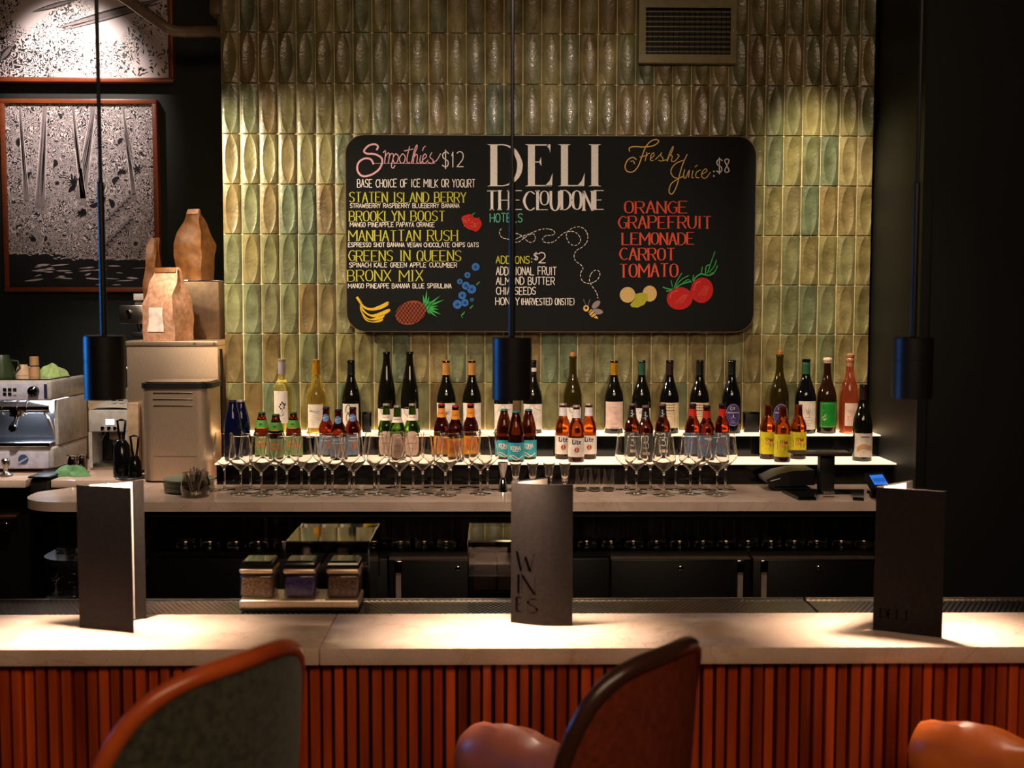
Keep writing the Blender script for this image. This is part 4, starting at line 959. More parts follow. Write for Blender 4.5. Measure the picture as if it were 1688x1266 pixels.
pm('cork_tan', (206, 124, 56), .8, noise=300); pm('wax_cream', (238, 206, 176), .5); pm('foil_pink', (206, 140, 104), .35, .5); pm('cap_red', (170, 34, 36), .4, .2); pm('cap_silver', (196, 184, 176), .35, .6); pm('cap_teal', (50, 112, 120), .4, .2); pm('cap_navy', (34, 30, 60), .4, .2); pm('cap_dgreen', (44, 90, 60), .4, .2); pm('cap_grey', (120, 100, 96), .4, .3)
YUB = 4.478
def wine(px, top, kind, R, gm, cap, label, art, lab=LW, lz=(.10, .44), half=.95, cat='wine bottle'):
    x = P(px, 650, YUB).x; H = P(px, top, YUB).z - ZU
    if cap and cap[0] == 'cork': H /= 1.05
    t = bottle('wine_bottle', label, cat, (x, YUB, ZU + .0005), kind, R, H, gm, cap, 'wine bottles on the upper shelf')
    if lab:
        l = obj('label', band(G(), R, lz[0] * H, lz[1] * H, half), lab, t, True)
        if art: art(l, R, H)
    return t
def ink(parent, fn, R, mat=TXT, name='lettering', off=.0011, a0=0):
    g = G(); fn(g, wrap(R, off, a0)); obj(name, g, mat, parent, True)
def lines(n, x0, x1, z0, dz, w=.0009, seed=1):
    def f(g, M):
        r = random.Random(seed)
        for k in range(n):
            c = r.uniform(.5, 1); m_ = (x0 + x1) / 2; g.ribbon([(m_ + (x0 - m_) * c + (x1 - x0) * c * i / 6, z0 - dz * k) for i in range(7)], w, M)
    return f
def scrawl(x0, x1, z, h, w=.0011, seed=2):
    def f(g, M):
        r = random.Random(seed); n = 16; g.ribbon(catmull([(x0 + (x1 - x0) * i / n, z + h * (r.random() - .3) * (1 if i % 2 else .1)) for i in range(n + 1)], 4), w, M)
    return f
def multi(*fs):
    def f(g, M):
        for q in fs: q(g, M)
    return f
def art_flower(l, R, H):
    def fl(g, M):
        g.ribbon(catmull([(.004, .085), (.010, .105), (.008, .124)], 5), .0011, M)
        for x, z in ((.001, .117), (.015, .112), (-.004, .108), (.018, .118), (.006, .125), (.014, .103), (.002, .1), (.011, .12)): g.poly([M(x + .0032 * math.cos(k * 1.05), z + .0042 * math.sin(k * 1.05)) for k in range(6)])
    ink(l, multi(fl, scrawl(-.024, .012, .072, .012, .0014)), R, TXT, 'flower_print'); ink(l, lines(3, -.016, .014, .05, .012), R, TXG)
def art_script(l, R, H): ink(l, multi(scrawl(-.024, .016, .088, .009, .0012, 5), lines(4, -.02, .012, .072, .008, .0007)), R, TXG)
def art_8(l, R, H):
    def f(g, M): g.ribbon(catmull([(-.022, .085), (-.014, .11), (-.004, .115), (.002, .1), (-.004, .085), (-.014, .075), (-.016, .058), (-.008, .046), (.0, .05), (.003, .064), (-.006, .078), (-.014, .088)], 6), .0026, M)
    ink(l, f, R, TXT, 'numeral')
def art_hook(l, R, H):
    def f(g, M): g.ribbon(catmull([(-.002, .068), (-.012, .076), (-.02, .086), (-.02, .1), (-.008, .106), (.002, .1)], 6), .002, M)
    ink(l, f, R, TXG, 'drawing')
def art_tree(l, R, H):
    def f(g, M):
        r = random.Random(4); g.ribbon([(.0, .05), (.002, .08)], .002, M)
        for k in range(16): a = r.uniform(0, 3.1); L = r.uniform(.008, .024); g.ribbon([(.002, .078), (.002 + L * .6 * math.cos(a), .078 + L * .7 * math.sin(a)), (.002 + L * math.cos(a + .3), .078 + L * math.sin(a + .2))], .0011, M)
    ink(l, f, R, pm('label_rust', (168, 92, 60), .5), 'drawing')
def art_arch(l, R, H):
    def f(g, M): g.ribbon(catmull([(-.03, .088), (-.02, .094), (-.014, .104), (-.008, .113), (.004, .113), (.006, .104), (.016, .098), (.03, .094)], 5), .0014, M)
    ink(l, f, R, TXG, 'drawing')
def art_circle(l, R, H):
    def f(g, M): g.ribbon([(-.004 + .011 * math.cos(k * .42), .098 + .012 * math.sin(k * .42)) for k in range(16)], .0018, M); g.ribbon([(-.004, .075), (-.003, .066)], .003, M)
    ink(l, f, R, TXG, 'drawing')
def art_A(l, R, H):
    def f(g, M): g.ribbon([(-.012, .055), (.0, .088), (.012, .055), (-.012, .055)], .0016, M); g.ribbon([(-.006, .066), (.006, .066)], .0012, M)
    ink(l, f, R, pm('label_blush', (206, 164, 150), .5), 'monogram'); ink(l, multi(lines(1, -.026, .026, .024, .01, .003), lines(1, -.02, .02, .106, .01, .001), lines(1, -.018, .018, .04, .008, .0008)), R, TXG)
def art_words(l, R, H):
    def f(g, M):
        for i, s in enumerate(('VARGAS', 'KREK', 'HOUSE')): pass
        for i in range(3):
            for k in range(5): g.ribbon([(-.026 + .0085 * k, .116 - .011 * i), (-.0215 + .0085 * k, .116 - .011 * i)], .0045 - .0012 * (k % 2), M)
        g.ribbon([(.017, .122), (.017, .03)], .001, M)
    ink(l, f, R, pm('label_brown', (98, 70, 48), .5)); ink(l, lines(2, -.026, .006, .08, .01, .0012), R, REDL)
def art_blue(l, R, H): ink(l, multi(lines(2, -.014, .014, .092, .008, .003), lines(2, -.012, .012, .07, .008, .0012)), R, BLUL)
def art_crest(l, R, H):
    def f(g, M): g.ribbon([(0, .104), (0, .082)], .0014, M); g.ribbon(catmull([(-.008, .1), (-.004, .088), (.004, .088), (.008, .1)], 4), .0014, M); g.ribbon(catmull([(-.006, .078), (.002, .084), (.006, .072), (.0, .066)], 4), .001, M)
    ink(l, multi(f, lines(4, -.024, .02, .066, .011, .0009)), R, TXG, 'crest')
def art_leaf(l, R, H):
    def f(g, M):
        r = random.Random(9)
        for k in range(14): x, z = -.02 + r.uniform(-.006, .008), .055 + r.uniform(0, .045); a = r.uniform(0, 6); g.poly([M(x, z), M(x + .004 * math.cos(a), z + .004 * math.sin(a)), M(x + .007 * math.cos(a + .2), z + .007 * math.sin(a + .2)), M(x + .004 * math.cos(a + .5), z + .004 * math.sin(a + .5))])
    ink(l, f, R, LC, 'leaf_print')
    def fr(g, M): g.ribbon([(-.029, .03)] + [(-.029 + .058 * i / 8, .03) for i in range(9)] + [(.029, .121)] + [(.029 - .058 * i / 8, .121) for i in range(9)] + [(-.029, .03)], .0007, M)
    ink(l, fr, R, LC, 'border')
def art_oval(l, R, H):
    def f(g, M):
        text(g, 'C', -.012, -.005, .108, .096, M, .0016); text(g, 'IT', -.003, .006, .106, .097, M, .0014); g.ribbon(catmull([(-.024 + .048 * i / 12, .083 + .004 * (i % 2)) for i in range(13)], 3), .0017, M)
        g.ribbon([(0, .076), (0, .066)], .003, M); g.ribbon([(-.008, .064), (.008, .064)], .0016, M)
    ink(l, multi(f, lines(2, -.01, .01, .052, .007, .001)), R, LW)
    def fr(g, M): g.ribbon([(.0295 * math.cos(2 * math.pi * k / 30), .076 + .043 * math.sin(2 * math.pi * k / 30)) for k in range(31)], .0009, M)
    ink(l, fr, R, LILAC, 'border')
def oval_label(t, R):
    g = G(); M = wrap(R, .0007); c = M(0, .076); n = 30; V = [g.bm.verts.new(M(.031 * math.cos(2 * math.pi * k / n), .076 + .045 * math.sin(2 * math.pi * k / n))) for k in range(n)]
    mid = [g.bm.verts.new(M(.016 * math.cos(2 * math.pi * k / n), .076 + .023 * math.sin(2 * math.pi * k / n))) for k in range(n)]; cc = g.bm.verts.new(c)
    for k in range(n):
        j = (k + 1) % n; g.bm.faces.new((V[k], V[j], mid[j], mid[k])); g.bm.faces.new((mid[k], mid[j], cc))
    return obj('label', g, PURP, t, True)
def art_rose(l, R, H):
    ink(l, multi(scrawl(-.018, .018, .07, .03, .0009, 7), scrawl(-.018, .018, .055, .03, .0009, 8), scrawl(-.015, .015, .09, .02, .0009, 3)), R, pm('label_coral', (222, 140, 120), .5), 'drawing')
T = TXT
RW, RR_ = .0385, .0362
wine(465, 592, 'bordeaux', .0375, CLRW, ('capsule', MATS['cap_lilac']), 'clear white wine bottle with silver-lilac cap and flower-sprig label', art_flower, lz=(.14, .575), half=.78)
wine(521.5, 593, 'burgundy', .0392, CLRY, ('capsule', MATS['cap_gold']), 'pale yellow wine bottle with golden cap and script label', art_script, lz=(.08, .40), half=.85)
wine(579, 594, 'burgundy', .0385, DARK, ('capsule', MATS['cap_black']), 'dark wine bottle with a curly figure eight on its white label', art_8, lz=(.08, .41), half=.92)
wine(637.5, 580, 'riesling', .0362, DARK, None, 'tall slender dark wine bottle, left one of the tall pair', art_hook, lz=(.08, .305), half=1.2)
wine(675.5, 580, 'riesling', .0362, DARK, None, 'tall slender dark wine bottle, right one of the tall pair', art_hook, lz=(.08, .305), half=1.2)
wine(735.5, 594, 'burgundy', .0385, DARK, ('capsule', MATS['cap_tan']), 'dark wine bottle with tan cap, left one of the tan-capped pair', art_tree, lz=(.06, .42), half=1.2)
wine(778, 594, 'burgundy', .0385, DARK, ('capsule', MATS['cap_tan']), 'dark wine bottle with tan cap, right one of the tan-capped pair', art_tree, lz=(.06, .42), half=1.2)
wine(830, 594, 'burgundy', .0385, DARK, ('capsule', MATS['cap_black']), 'dark wine bottle mostly hidden behind the middle pendant lamp', art_arch, lz=(.06, .405), half=1.25)
tt = wine(878, 594, 'burgundy', .0392, DARK, ('capsule', MATS['cap_black']), 'dark wine bottle with white neck band, right of the middle pendant', art_arch, lz=(.06, .405), half=1.25)
HH = P(878, 594, YUB).z - ZU; obj('neck_band', G().lathe([(.0156, .845 * HH), (.0156, .9 * HH)], 24), LW, tt, True)
wine(944, 581, 'burgundy', .0375, OLIVE, ('cork', MATS['cork_tan']), 'olive wine bottle with orange cork behind the white-labelled beers', art_circle, lz=(.06, .34), half=1.0)
wine(1012, 594, 'burgundy', .039, DARK, ('capsule', MATS['cap_gold']), 'dark wine bottle with yellow cap and blush label with a triangle monogram', art_A, LP, (.07, .44), 1.05)
wine(1057.5, 594, 'burgundy', .0385, DARK, ('capsule', MATS['cap_green']), 'dark wine bottle with dark green cap behind dark-labelled beers', art_blue, lz=(.06, .35), half=1.1)
wine(1103.5, 594, 'burgundy', .039, DARKB, ('capsule', MATS['cap_plum']), 'dark wine bottle with plum cap and tall cream block-lettered label', art_words, LC, (.08, .425), 1.2)
wine(1153, 594, 'burgundy', .039, DARK, ('capsule', MATS['cap_black']), 'dark wine bottle with cream label behind the red-necked beers', art_words, LC, (.08, .425), 1.2)
a = wine(1206, 594, 'burgundy', .0385, DARKB, ('capsule', MATS['cap_black']), 'dark wine bottle with black cap and purple oval label', None, None); art_oval(oval_label(a, .0385), .0385, .3)
a = wine(1284.5, 578, 'burgundy', .0385, OLIVE, ('cork', MATS['cork_tan']), 'olive wine bottle with orange cork and purple oval label', None, None); art_oval(oval_label(a, .0385), .0385, .3)
wine(1328, 592, 'burgundy', .0425, DARKB, ('capsule', MATS['cap_dgreen']), 'stout black wine bottle with dark green top and white crest label', art_crest, lz=(.06, .44), half=.9)
wine(1363, 591, 'burgundy', .039, BROWN, ('wax', MATS['wax_cream']), 'dark brown wine bottle with cream wax top and bright green label', art_leaf, LGREEN, (.085, .425), .98)
wine(1400, 583, 'rose', .0385, ROSE, ('foil', MATS['foil_pink']), 'pink sparkling wine bottle with copper foil top', art_rose, LP, (.1, .385), .72)
# the lone bottle on the lower step
x = P(1422, 700, 4.30).x; H = P(1422, 634, 4.30).z - ZL
a = bottle('wine_bottle', 'small dark wine bottle with landscape label at the right end of the lower shelf', 'wine bottle', (x, 4.30, ZL + .0005), 'burgundy', .0372, H, DARK, ('capsule', MATS['cap_plum']))
l = obj('label', band(G(), .0372, .06 * H, .37 * H, 1.15), LW, a, True)
ink(l, multi(lambda g, M: text(g, 'HILL', -.024, .024, .096, .089, M, .0012) if False else None, lines(1, -.026, .026, .096, .01, .005)), .0372, TXG)
ink(l, lambda g, M: [g.ribbon(catmull([(-.03, .04 + .007 * k), (-.01, .052 + .007 * k), (.01, .048 + .007 * k), (.03, .045 + .006 * k)], 4), .0045, M) for k in range(3)], .0372, pm('label_ochre', (208, 150, 84), .5), 'landscape')
# ------------------------------------------------------------------ beers on the lower step
YBK, YFR = 4.352, 4.268
def beer_group(desc, spots, top, kind, R, gm, cap, deco, grp):
    proto = None; words = ('left', 'middle', 'right')
    for (px, fr), wd in zip(spots, words):
        Y = YFR if fr else YBK; x = P(px, 710, Y).x; lab = desc % wd
        if proto is None:
            H = P(px, top, Y).z - ZL
            proto = bottle('beer_bottle', lab, 'beer bottle', (x, Y, ZL + .0005), kind, R, H, gm, cap, grp, 24); deco(proto, R, H)
        else: dup(proto, (x, Y, ZL + .0005), lab)
def neck(t, R, H, z0, z1, mat, kind, half=math.pi * .98, name='neck_label'): return obj(name, band(G(), R, z0 * H, z1 * H, half, .0006, PROF[kind], H, 20, 5), mat, t, True)
def inkn(parent, fn, R, H, kind, mat, name='lettering', off=.0012):
    g = G(); fn(g, wrap(R, off, 0, PROF[kind], H)); obj(name, g, mat, parent, True)
RB = .0308
def deco_green(t, R, H):
    n = neck(t, R, H, .665, .83, GRL, 'slope'); inkn(n, lines(1, -.012, .012, .75 * H, .01, .006), R, H, 'slope', pm('label_pine', (40, 92, 50), .5)); inkn(n, lines(1, -.03, .03, .67 * H, .01, .004), R, H, 'slope', GOLD, 'band')
    l = obj('label', band(G(), R, .06 * H, .5 * H, 1.5), pm('label_pale_green', (150, 170, 110), .5), t, True); ink(l, lines(2, -.024, .024, .38 * H, .014, .008), R, PEACH, 'print'); ink(l, lines(1, -.02, .0, .15 * H, .01, .014), R, GRL, 'leaf_print')
beer_group('brown beer bottle with green neck label, %s one of three at the far left', ((432, 0), (455, 1), (484, 0)), 679, 'slope', RB, AMBERD, ('crown', MATS['cap_dgreen']), deco_green, 'green-necked beers')
def deco_blue(t, R, H):
    g = G(); M = wrap(R, .0008, 0, PROF['longneck'], H)
    g2 = G(); cz = .8 * H; rr = .0145
    for i in range(-7, 7):
        za, zb = cz + rr * math.sin(i * math.pi / 14), cz + rr * math.sin((i + 1) * math.pi / 14); ha, hb = rr * math.cos(i * math.pi / 14), rr * math.cos((i + 1) * math.pi / 14)
        for k in range(8): g.poly([M(1.9 * (-ha + 2 * ha * k / 8), za), M(1.9 * (-ha + 2 * ha * (k + 1) / 8), za), M(1.9 * (-hb + 2 * hb * (k + 1) / 8), zb), M(1.9 * (-hb + 2 * hb * k / 8), zb)])
    n = obj('neck_label', g, BLUL, t, True); inkn(n, lambda g, M: g.ribbon([(-.026 + .004 * i, cz - .002 + .0006 * i) for i in range(14)], .0022, M), R, H, 'longneck', LILAC)
    l = obj('label', band(G(), R, .08 * H, .48 * H, 1.5), pm('label_steel', (124, 140, 168), .5), t, True); ink(l, lambda g, M: g.poly([M(.008 + .013 * math.cos(k * .45), .28 * H + .015 * math.sin(k * .45)) for k in range(14)]), R, PEACH, 'moon_print'); ink(l, lines(2, -.022, .022, .43 * H, .012, .004), R, LILAC)
beer_group('red-brown beer bottle with round pale blue neck label, %s of three', ((538, 0), (558, 1), (582, 0)), 671, 'longneck', RB, REDB, ('crown', MATS['cap_navy']), deco_blue, 'blue-necked beers')
def deco_greenglass(t, R, H):
    n = neck(t, R, H, .70, .80, LW, 'longneck'); inkn(n, lambda g, M: g.ribbon(catmull([(-.022 + .004 * i, .75 * H + .003 * (i % 2)) for i in range(12)], 3), .0016, M), R, H, 'longneck', REDL)
    g = G(); M = wrap(R, .0008); n_ = 26; cz = .285 * H
    for i in range(-8, 8):
        za, zb = cz + .05 * math.sin(i * math.pi / 16), cz + .05 * math.sin((i + 1) * math.pi / 16); ha, hb = .029 * math.cos(i * math.pi / 16) ** .6, .029 * math.cos((i + 1) * math.pi / 16) ** .6
        for k in range(8): g.poly([M(-ha + 2 * ha * k / 8, za), M(-ha + 2 * ha * (k + 1) / 8, za), M(-hb + 2 * hb * (k + 1) / 8, zb), M(-hb + 2 * hb * k / 8, zb)])
    l = obj('label', g, LP, t, True); ink(l, multi(lines(3, -.016, .016, .4 * H, .022, .0012), scrawl(-.016, .016, .3 * H, .012, .0012, 4)), R, pm('label_rust', (168, 92, 60), .5))
beer_group('green glass beer bottle with silver crown and oval label, %s of three', ((637, 0), (655, 1), (680, 0)), 665, 'longneck', RB, GREENB, ('crown', MATS['cap_silver']), deco_greenglass, 'green glass beers')
def deco_orange(t, R, H):
    n = neck(t, R, H, .755, .915, ORL, 'longneck'); inkn(n, scrawl(-.02, .02, .82 * H, .012, .0013, 6), R, H, 'longneck', REDL)
    l = obj('label', band(G(), R, .08 * H, .43 * H, 1.5), ORL, t, True); ink(l, multi(lambda g, M: [g.ribbon(catmull([(-.02 + .006 * k, .38 * H), (-.016 + .006 * k, .3 * H), (-.02 + .006 * k, .2 * H)], 4), .0022, M) for k in range(7)]), R, REDL); ink(l, lambda g, M: g.poly([M(-.004 + .008 * math.cos(k * .6), .14 * H + .006 * math.sin(k * .6)) for k in range(10)]), R, YELL, 'sun_print')
beer_group('dark soda-coloured bottle with orange labels and red crown, %s of three', ((728, 0), (751, 1), (776, 0)), 665, 'longneck', RB, COLA, ('crown', MATS['cap_red']), deco_orange, 'orange-labelled bottles')
def deco_teal(t, R, H):
    l = obj('label', band(G(), R, .06 * H, .39 * H, 1.5), TEALL, t, True); ink(l, lambda g, M: text(g, 'KONA', -.02, .018, .325 * H, .245 * H, M, .0027), R, LW)
    ink(l, lines(1, -.02, .018, .225 * H, .01, .003), R, LW, 'small_print')
    ink(l, lambda g, M: [g.ribbon(catmull([(-.028 + .056 * i / 10, .12 * H - .006 * k + .006 * math.sin(i * .7 + k)) for i in range(11)], 3), .0028, M) for k in range(2)], R, LC, 'wave_print'); ink(l, lambda g, M: g.poly([M(.004, .13 * H), M(.014, .11 * H), M(.018, .095 * H), M(.008, .11 * H)]), R, TXT, 'surfer_print')
beer_group('brown beer bottle with bright teal label, %s of three in the middle', ((831, 0), (850.5, 1), (871, 0)), 674, 'slope', .0318, AMBERD, ('crown', MATS['cap_teal']), deco_teal, 'teal-labelled beers')
def deco_lite(t, R, H):
    neck(t, R, H, .775, .925, LILAC, 'longneck')
    l = obj('label', band(G(), R, .1 * H, .43 * H, 1.75), LW, t, True)
    def tx(g, M):
        z1, z0 = .395 * H, .325 * H
        g.ribbon([(-.016, z1 + .002), (-.016, z0 + .001), (-.009, z0 + .001)], .0042, M); g.ribbon([(-.018, z1 + .002), (-.012, z1 + .002)], .0018, M)
        g.ribbon([(-.006, z1 - .005), (-.006, z0)], .0036, M); g.ribbon([(-.0075, z1), (-.0045, z1)], .003, M)
        g.ribbon([(.001, z1), (.001, z0 + .001), (.006, z0 + .001)], .0034, M); g.ribbon([(-.002, z1 - .005), (.006, z1 - .005)], .002, M)
        g.ribbon([(.008, z0 + .006), (.016, z0 + .009), (.015, z1 - .005), (.009, z1 - .005), (.009, z0 + .002), (.016, z0 + .001)], .0028, M)
    ink(l, tx, R, TXT)
    ink(l, lambda g, M: g.poly([M(.0 + .0095 * math.cos(k * .349), .225 * H + .0098 * math.sin(k * .349)) for k in range(18)]), R, pm('seal_red', (178, 70, 54), .5), 'round_seal')
    ink(l, lambda g, M: g.ribbon(catmull([(-.003, .21 * H), (.0, .235 * H), (.004, .22 * H)], 4), .001, M), R, LP, 'seal_mark', .0014)
beer_group('brown longneck beer with white label and red seal, %s of three', ((928, 0), (950, 1), (970.5, 0)), 664.5, 'longneck', RB, AMBER, ('crown', MATS['cap_silver']), deco_lite, 'white-labelled beers')
def deco_black(t, R, H):
    n = neck(t, R, H, .755, .9, pm('label_black', (20, 24, 22), .45), 'longneck'); inkn(n, lambda g, M: (g.ribbon(catmull([(-.012, .87 * H), (-.004, .88 * H), (-.004, .84 * H), (-.012, .83 * H), (-.002, .82 * H), (-.004, .78 * H), (-.014, .785 * H)], 4), .0024, M), g.ribbon([(0, .81 * H), (.014, .815 * H)], .0016, M)), R, H, 'longneck', LILAC)
    l = obj('label', band(G(), R, .08 * H, .5 * H, 1.5), pm('label_smoke', (70, 74, 70), .5), t, True); ink(l, lambda g, M: g.ribbon(catmull([(-.01, .46 * H), (.004, .47 * H), (.004, .38 * H), (-.008, .36 * H), (.006, .34 * H), (.006, .26 * H), (-.012, .27 * H)], 5), .004, M), R, LILAC, 'initial'); ink(l, lines(1, -.02, .02, .16 * H, .01, .012), R, LP)
beer_group('brown beer bottle with black neck label, %s of three behind the right wine glasses', ((1042, 0), (1064, 1), (1092, 0)), 665, 'longneck', RB, AMBERD, ('crown', MATS['cap_grey']), deco_black, 'black-necked beers')
def deco_red(t, R, H):
    neck(t, R, H, .78, .905, REDL, 'longneck'); l = obj('label', band(G(), R, .08 * H, .48 * H, 1.5), pm('label_denim', (96, 116, 146), .5), t, True)
    ink(l, lambda g, M: g.poly([M(.018 * math.cos(k * .4), .31 * H + .011 * math.sin(k * .4)) for k in range(16)]), R, REDL, 'oval_print'); ink(l, lines(1, -.018, .018, .425 * H, .01, .007), R, LILAC)
beer_group('brown beer bottle with red neck band and navy crown, %s of three', ((1141.5, 0), (1164.5, 1), (1190, 0)), 665, 'longneck', RB, REDB, ('crown', MATS['cap_navy']), deco_red, 'red-necked beers')
def deco_yellow(t, R, H):
    l = obj('label', band(G(), R, .1 * H, .49 * H, 1.7), YELL, t, True)
    ink(l, lambda g, M: (text(g, 'O', -.016, -.006, .385 * H, .345 * H, M, .003), text(g, 'N', .002, .016, .29 * H, .23 * H, M, .003)), R, pm('label_olive', (130, 150, 40), .5)); ink(l, lambda g, M: text(g, 'W', -.002, .014, .385 * H, .325 * H, M, .0036), R, REDL, 'red_letter'); ink(l, lambda g, M: text(g, 'OO', -.018, .002, .32 * H, .27 * H, M, .003), R, PEACH, 'orange_letters')
    ink(l, lambda g, M: g.ribbon([(-.026, .36 * H), (-.026, .24 * H)], .0012, M), R, TXT, 'side_print')
beer_group('amber beer bottle with bright yellow label, %s of three', ((1266, 0), (1290, 1), (1316, 0)), 664, 'longneck', .0312, AMBER, None, deco_yellow, 'yellow-labelled beers')
for px, Y, s in ((384, 4.29, 'left'), (398, 4.366, 'right')):
    H = P(px, 659, Y).z - ZL; bottle('water_bottle', 'cobalt blue glass bottle at the far left of the shelf, %s of the pair' % s, 'bottle', (P(px, 700, Y).x + 0, Y, ZL + .0005), 'slope', .034, H, BLUEB, ('crown', MATS['cap_navy' if s == 'left' else 'cap_silver']), 'cobalt bottles')
# little black boxes behind
for px0, px1, py, lab in ((597, 612, 679, 'small black box on the upper shelf beside the figure-eight bottle'), (1226, 1252, 679, 'squat black box on the upper shelf between the two purple oval labels')):
    x0, x1 = P(px0, 690, 4.50).x, P(px1, 690, 4.50).x; zt = P(px0, py, 4.5).z
    b = thing('black_box', lab, 'box', ((x0 + x1) / 2, 4.5, ZU)); obj('case', G().box(x0, x1, 4.495, 4.526, ZU + .0005, zt, .003), 'black_gloss', b); obj('front_plate', G().box(x0 + .005, x1 - .005, 4.4925, 4.4948, ZU + .012, zt - .008, .0008), 'black_matte', b)
# ------------------------------------------------------------------ wine glasses on the back counter
CLEAR = thin_glass('clear_glass', (246, 243, 240), .85, .03, .03)
SOLID = pm('solid_glass', (255, 253, 250), .0, trans=1.0, ior=1.48, col2=(252, 250, 248))
CLEAR2 = thin_glass('thick_glass', (225, 220, 214), 1.0, .05, .06)
def shell(out, th=.0009):
    return out + [(max(r - th, 0), z + (th if k == 0 else 0)) for k, (r, z) in list(enumerate(out))[::-1]]
def glass_proto(label, loc, grp):
    t = thing('wine_glass', label, 'wine glass', loc, grp)
    bowl = [(.0, .0845), (.006, .0865), (.018, .0965), (.034, .1125), (.0405, .121), (.0425, .128), (.0422, .134), (.0395, .155), (.0355, .182), (.0315, .2125)]
    obj('bowl', G().lathe(bowl + [(r - .0009, z + .0009) for r, z in bowl[::-1][:-1]] + [(0, .0858)], 40), SOLID, t, True)
    obj('stem', G().lathe([(0, .0049), (.0068, .0052), (.0048, .009), (.0036, .02), (.0034, .06), (.0038, .076), (.0062, .0843), (0, .0843)], 16), SOLID, t, True)
    obj('foot', G().lathe([(0, .0), (.038, 0), (.0395, .0008), (.038, .0016), (.02, .0024), (.007, .0042), (0, .0048)], 40), SOLID, t, True)
    return t
ORD = ['first', 'second', 'third', 'fourth', 'fifth', 'sixth', 'seventh', 'eighth', 'ninth', 'tenth', 'eleventh', 'twelfth', 'thirteenth', 'fourteenth', 'fifteenth']
wg = None
for run, rows in (('long left run', ((4.124, 'back', (370, 413, 455, 497, 536, 576, 617, 650, 681, 711, 743, 773, 804)), (4.035, 'front', (397, 434, 473, 512, 548, 585, 624, 660, 697, 735, 792)))),
                  ('right-hand group', ((4.124, 'back', (1032, 1072, 1114, 1154, 1196)), (4.035, 'front', (1049, 1092, 1138, 1179))))):
    for Y, row, xs_ in rows:
        prevx = None
        for i, px in enumerate(xs_):
            x = P(px, 790, Y).x; yy = Y + (.053 if row == 'back' and run[0] == 'l' and i > 5 and i % 2 else 0) - (.034 if row == 'front' and i % 2 else 0)
            lab = 'clear wine glass, %s from left in the %s row of the %s' % (ORD[i], row, run); loc = (x, yy, ZC + .0004)
            if wg is None: wg = glass_proto(lab, loc, 'wine glasses on the back counter')
            else: dup(wg, loc, lab)
# small tulip glasses, steel jigger, straight tumblers in the gap
def lathe_thing(name, label, cat, loc, parts, grp=None):
    t = thing(name, label, cat, loc, grp)
    for nm, prof, mat, n in parts: obj(nm, G().lathe(prof, n), mat, t, True)
    return t
lathe_thing('jigger', 'steel hourglass jigger left of the small tulip glasses', 'jigger', (P(829, 790, 4.09).x, 4.09, ZC + .0004), [('lower_cup', [(.017, 0), (.018, .0), (.013, .04), (.0075, .052), (0, .052)], 'chrome', 24), ('upper_cup', [(0, .0525), (.0075, .0525), (.012, .07), (.0195, .108), (.0188, .108), (.011, .07), (0, .06)], 'chrome', 24)])
tp = None
for i, px in enumerate((850, 878, 905, 931)):
    loc = (P(px, 785, 4.1).x, 4.1, ZC + .0004); lab = 'small footed tulip glass, %s from left behind the WINES card' % ORD[i]
    if tp is None:
        tp = lathe_thing('tulip_glass', lab, 'small glass', loc, [('bowl', [(0, .03), (.009, .032), (.013, .05), (.0155, .07), (.019, .092), (.0225, .106), (.0218, .106), (.018, .092), (.0145, .07), (.012, .05), (0, .034)], SOLID, 28), ('foot', [(0, 0), (.024, 0), (.0245, .002), (.016, .012), (.009, .024), (.008, .0298), (0, .0298)], SOLID, 28)], 'small tulip glasses')
    else: dup(tp, loc, lab)
tb = None
for i, px in enumerate((958, 980, 1003)):
    loc = (P(px, 785, 4.1).x, 4.1, ZC + .0004); lab = 'straight clear shot tumbler, %s from left beside the WINES card' % ORD[i]
    if tb is None:
        tb = lathe_thing('tumbler', lab, 'tumbler', loc, [('glass_wall', [(0, .008), (.0218, .008), (.0222, .03), (.0232, .084), (.0222, .084), (.0206, .012), (0, .011)], SOLID, 28), ('thick_base', [(0, 0), (.021, 0), (.0218, .002), (.0218, .0078), (0, .0078)], SOLID, 28)], 'shot tumblers')
    else: dup(tb, loc, lab)
# tumblers stored under the counter
hb = None
for i, px in enumerate((306, 346, 390, 426, 467, 507, 545, 584, 622, 661, 700, 736, 773, 813, 968, 1008, 1045, 1083, 1121, 1160, 1198, 1234, 1272, 1311, 1347.5, 1388, 1425)):
    loc = (P(px, 880, 4.0).x, 4.0, .8625)
    side = 'left of' if px < 850 else 'right of'; k = i if px < 850 else i - 14
    lab = 'tumbler stored under the counter, %s from left among those %s the WINES card' % (ORD[k], side)
    if hb is None:
        hb = lathe_thing('storage_tumbler', lab, 'tumbler', loc, [('glass_wall', [(0, .012), (.034, .012), (.0355, .05), (.0375, .112), (.0362, .112), (.0332, .016), (0, .015)], SOLID, 30), ('thick_base', [(0, 0), (.032, 0), (.034, .003), (.034, .0118), (0, .0118)], SOLID, 30)], 'tumblers under the back counter')
    else: dup(hb, loc, lab)
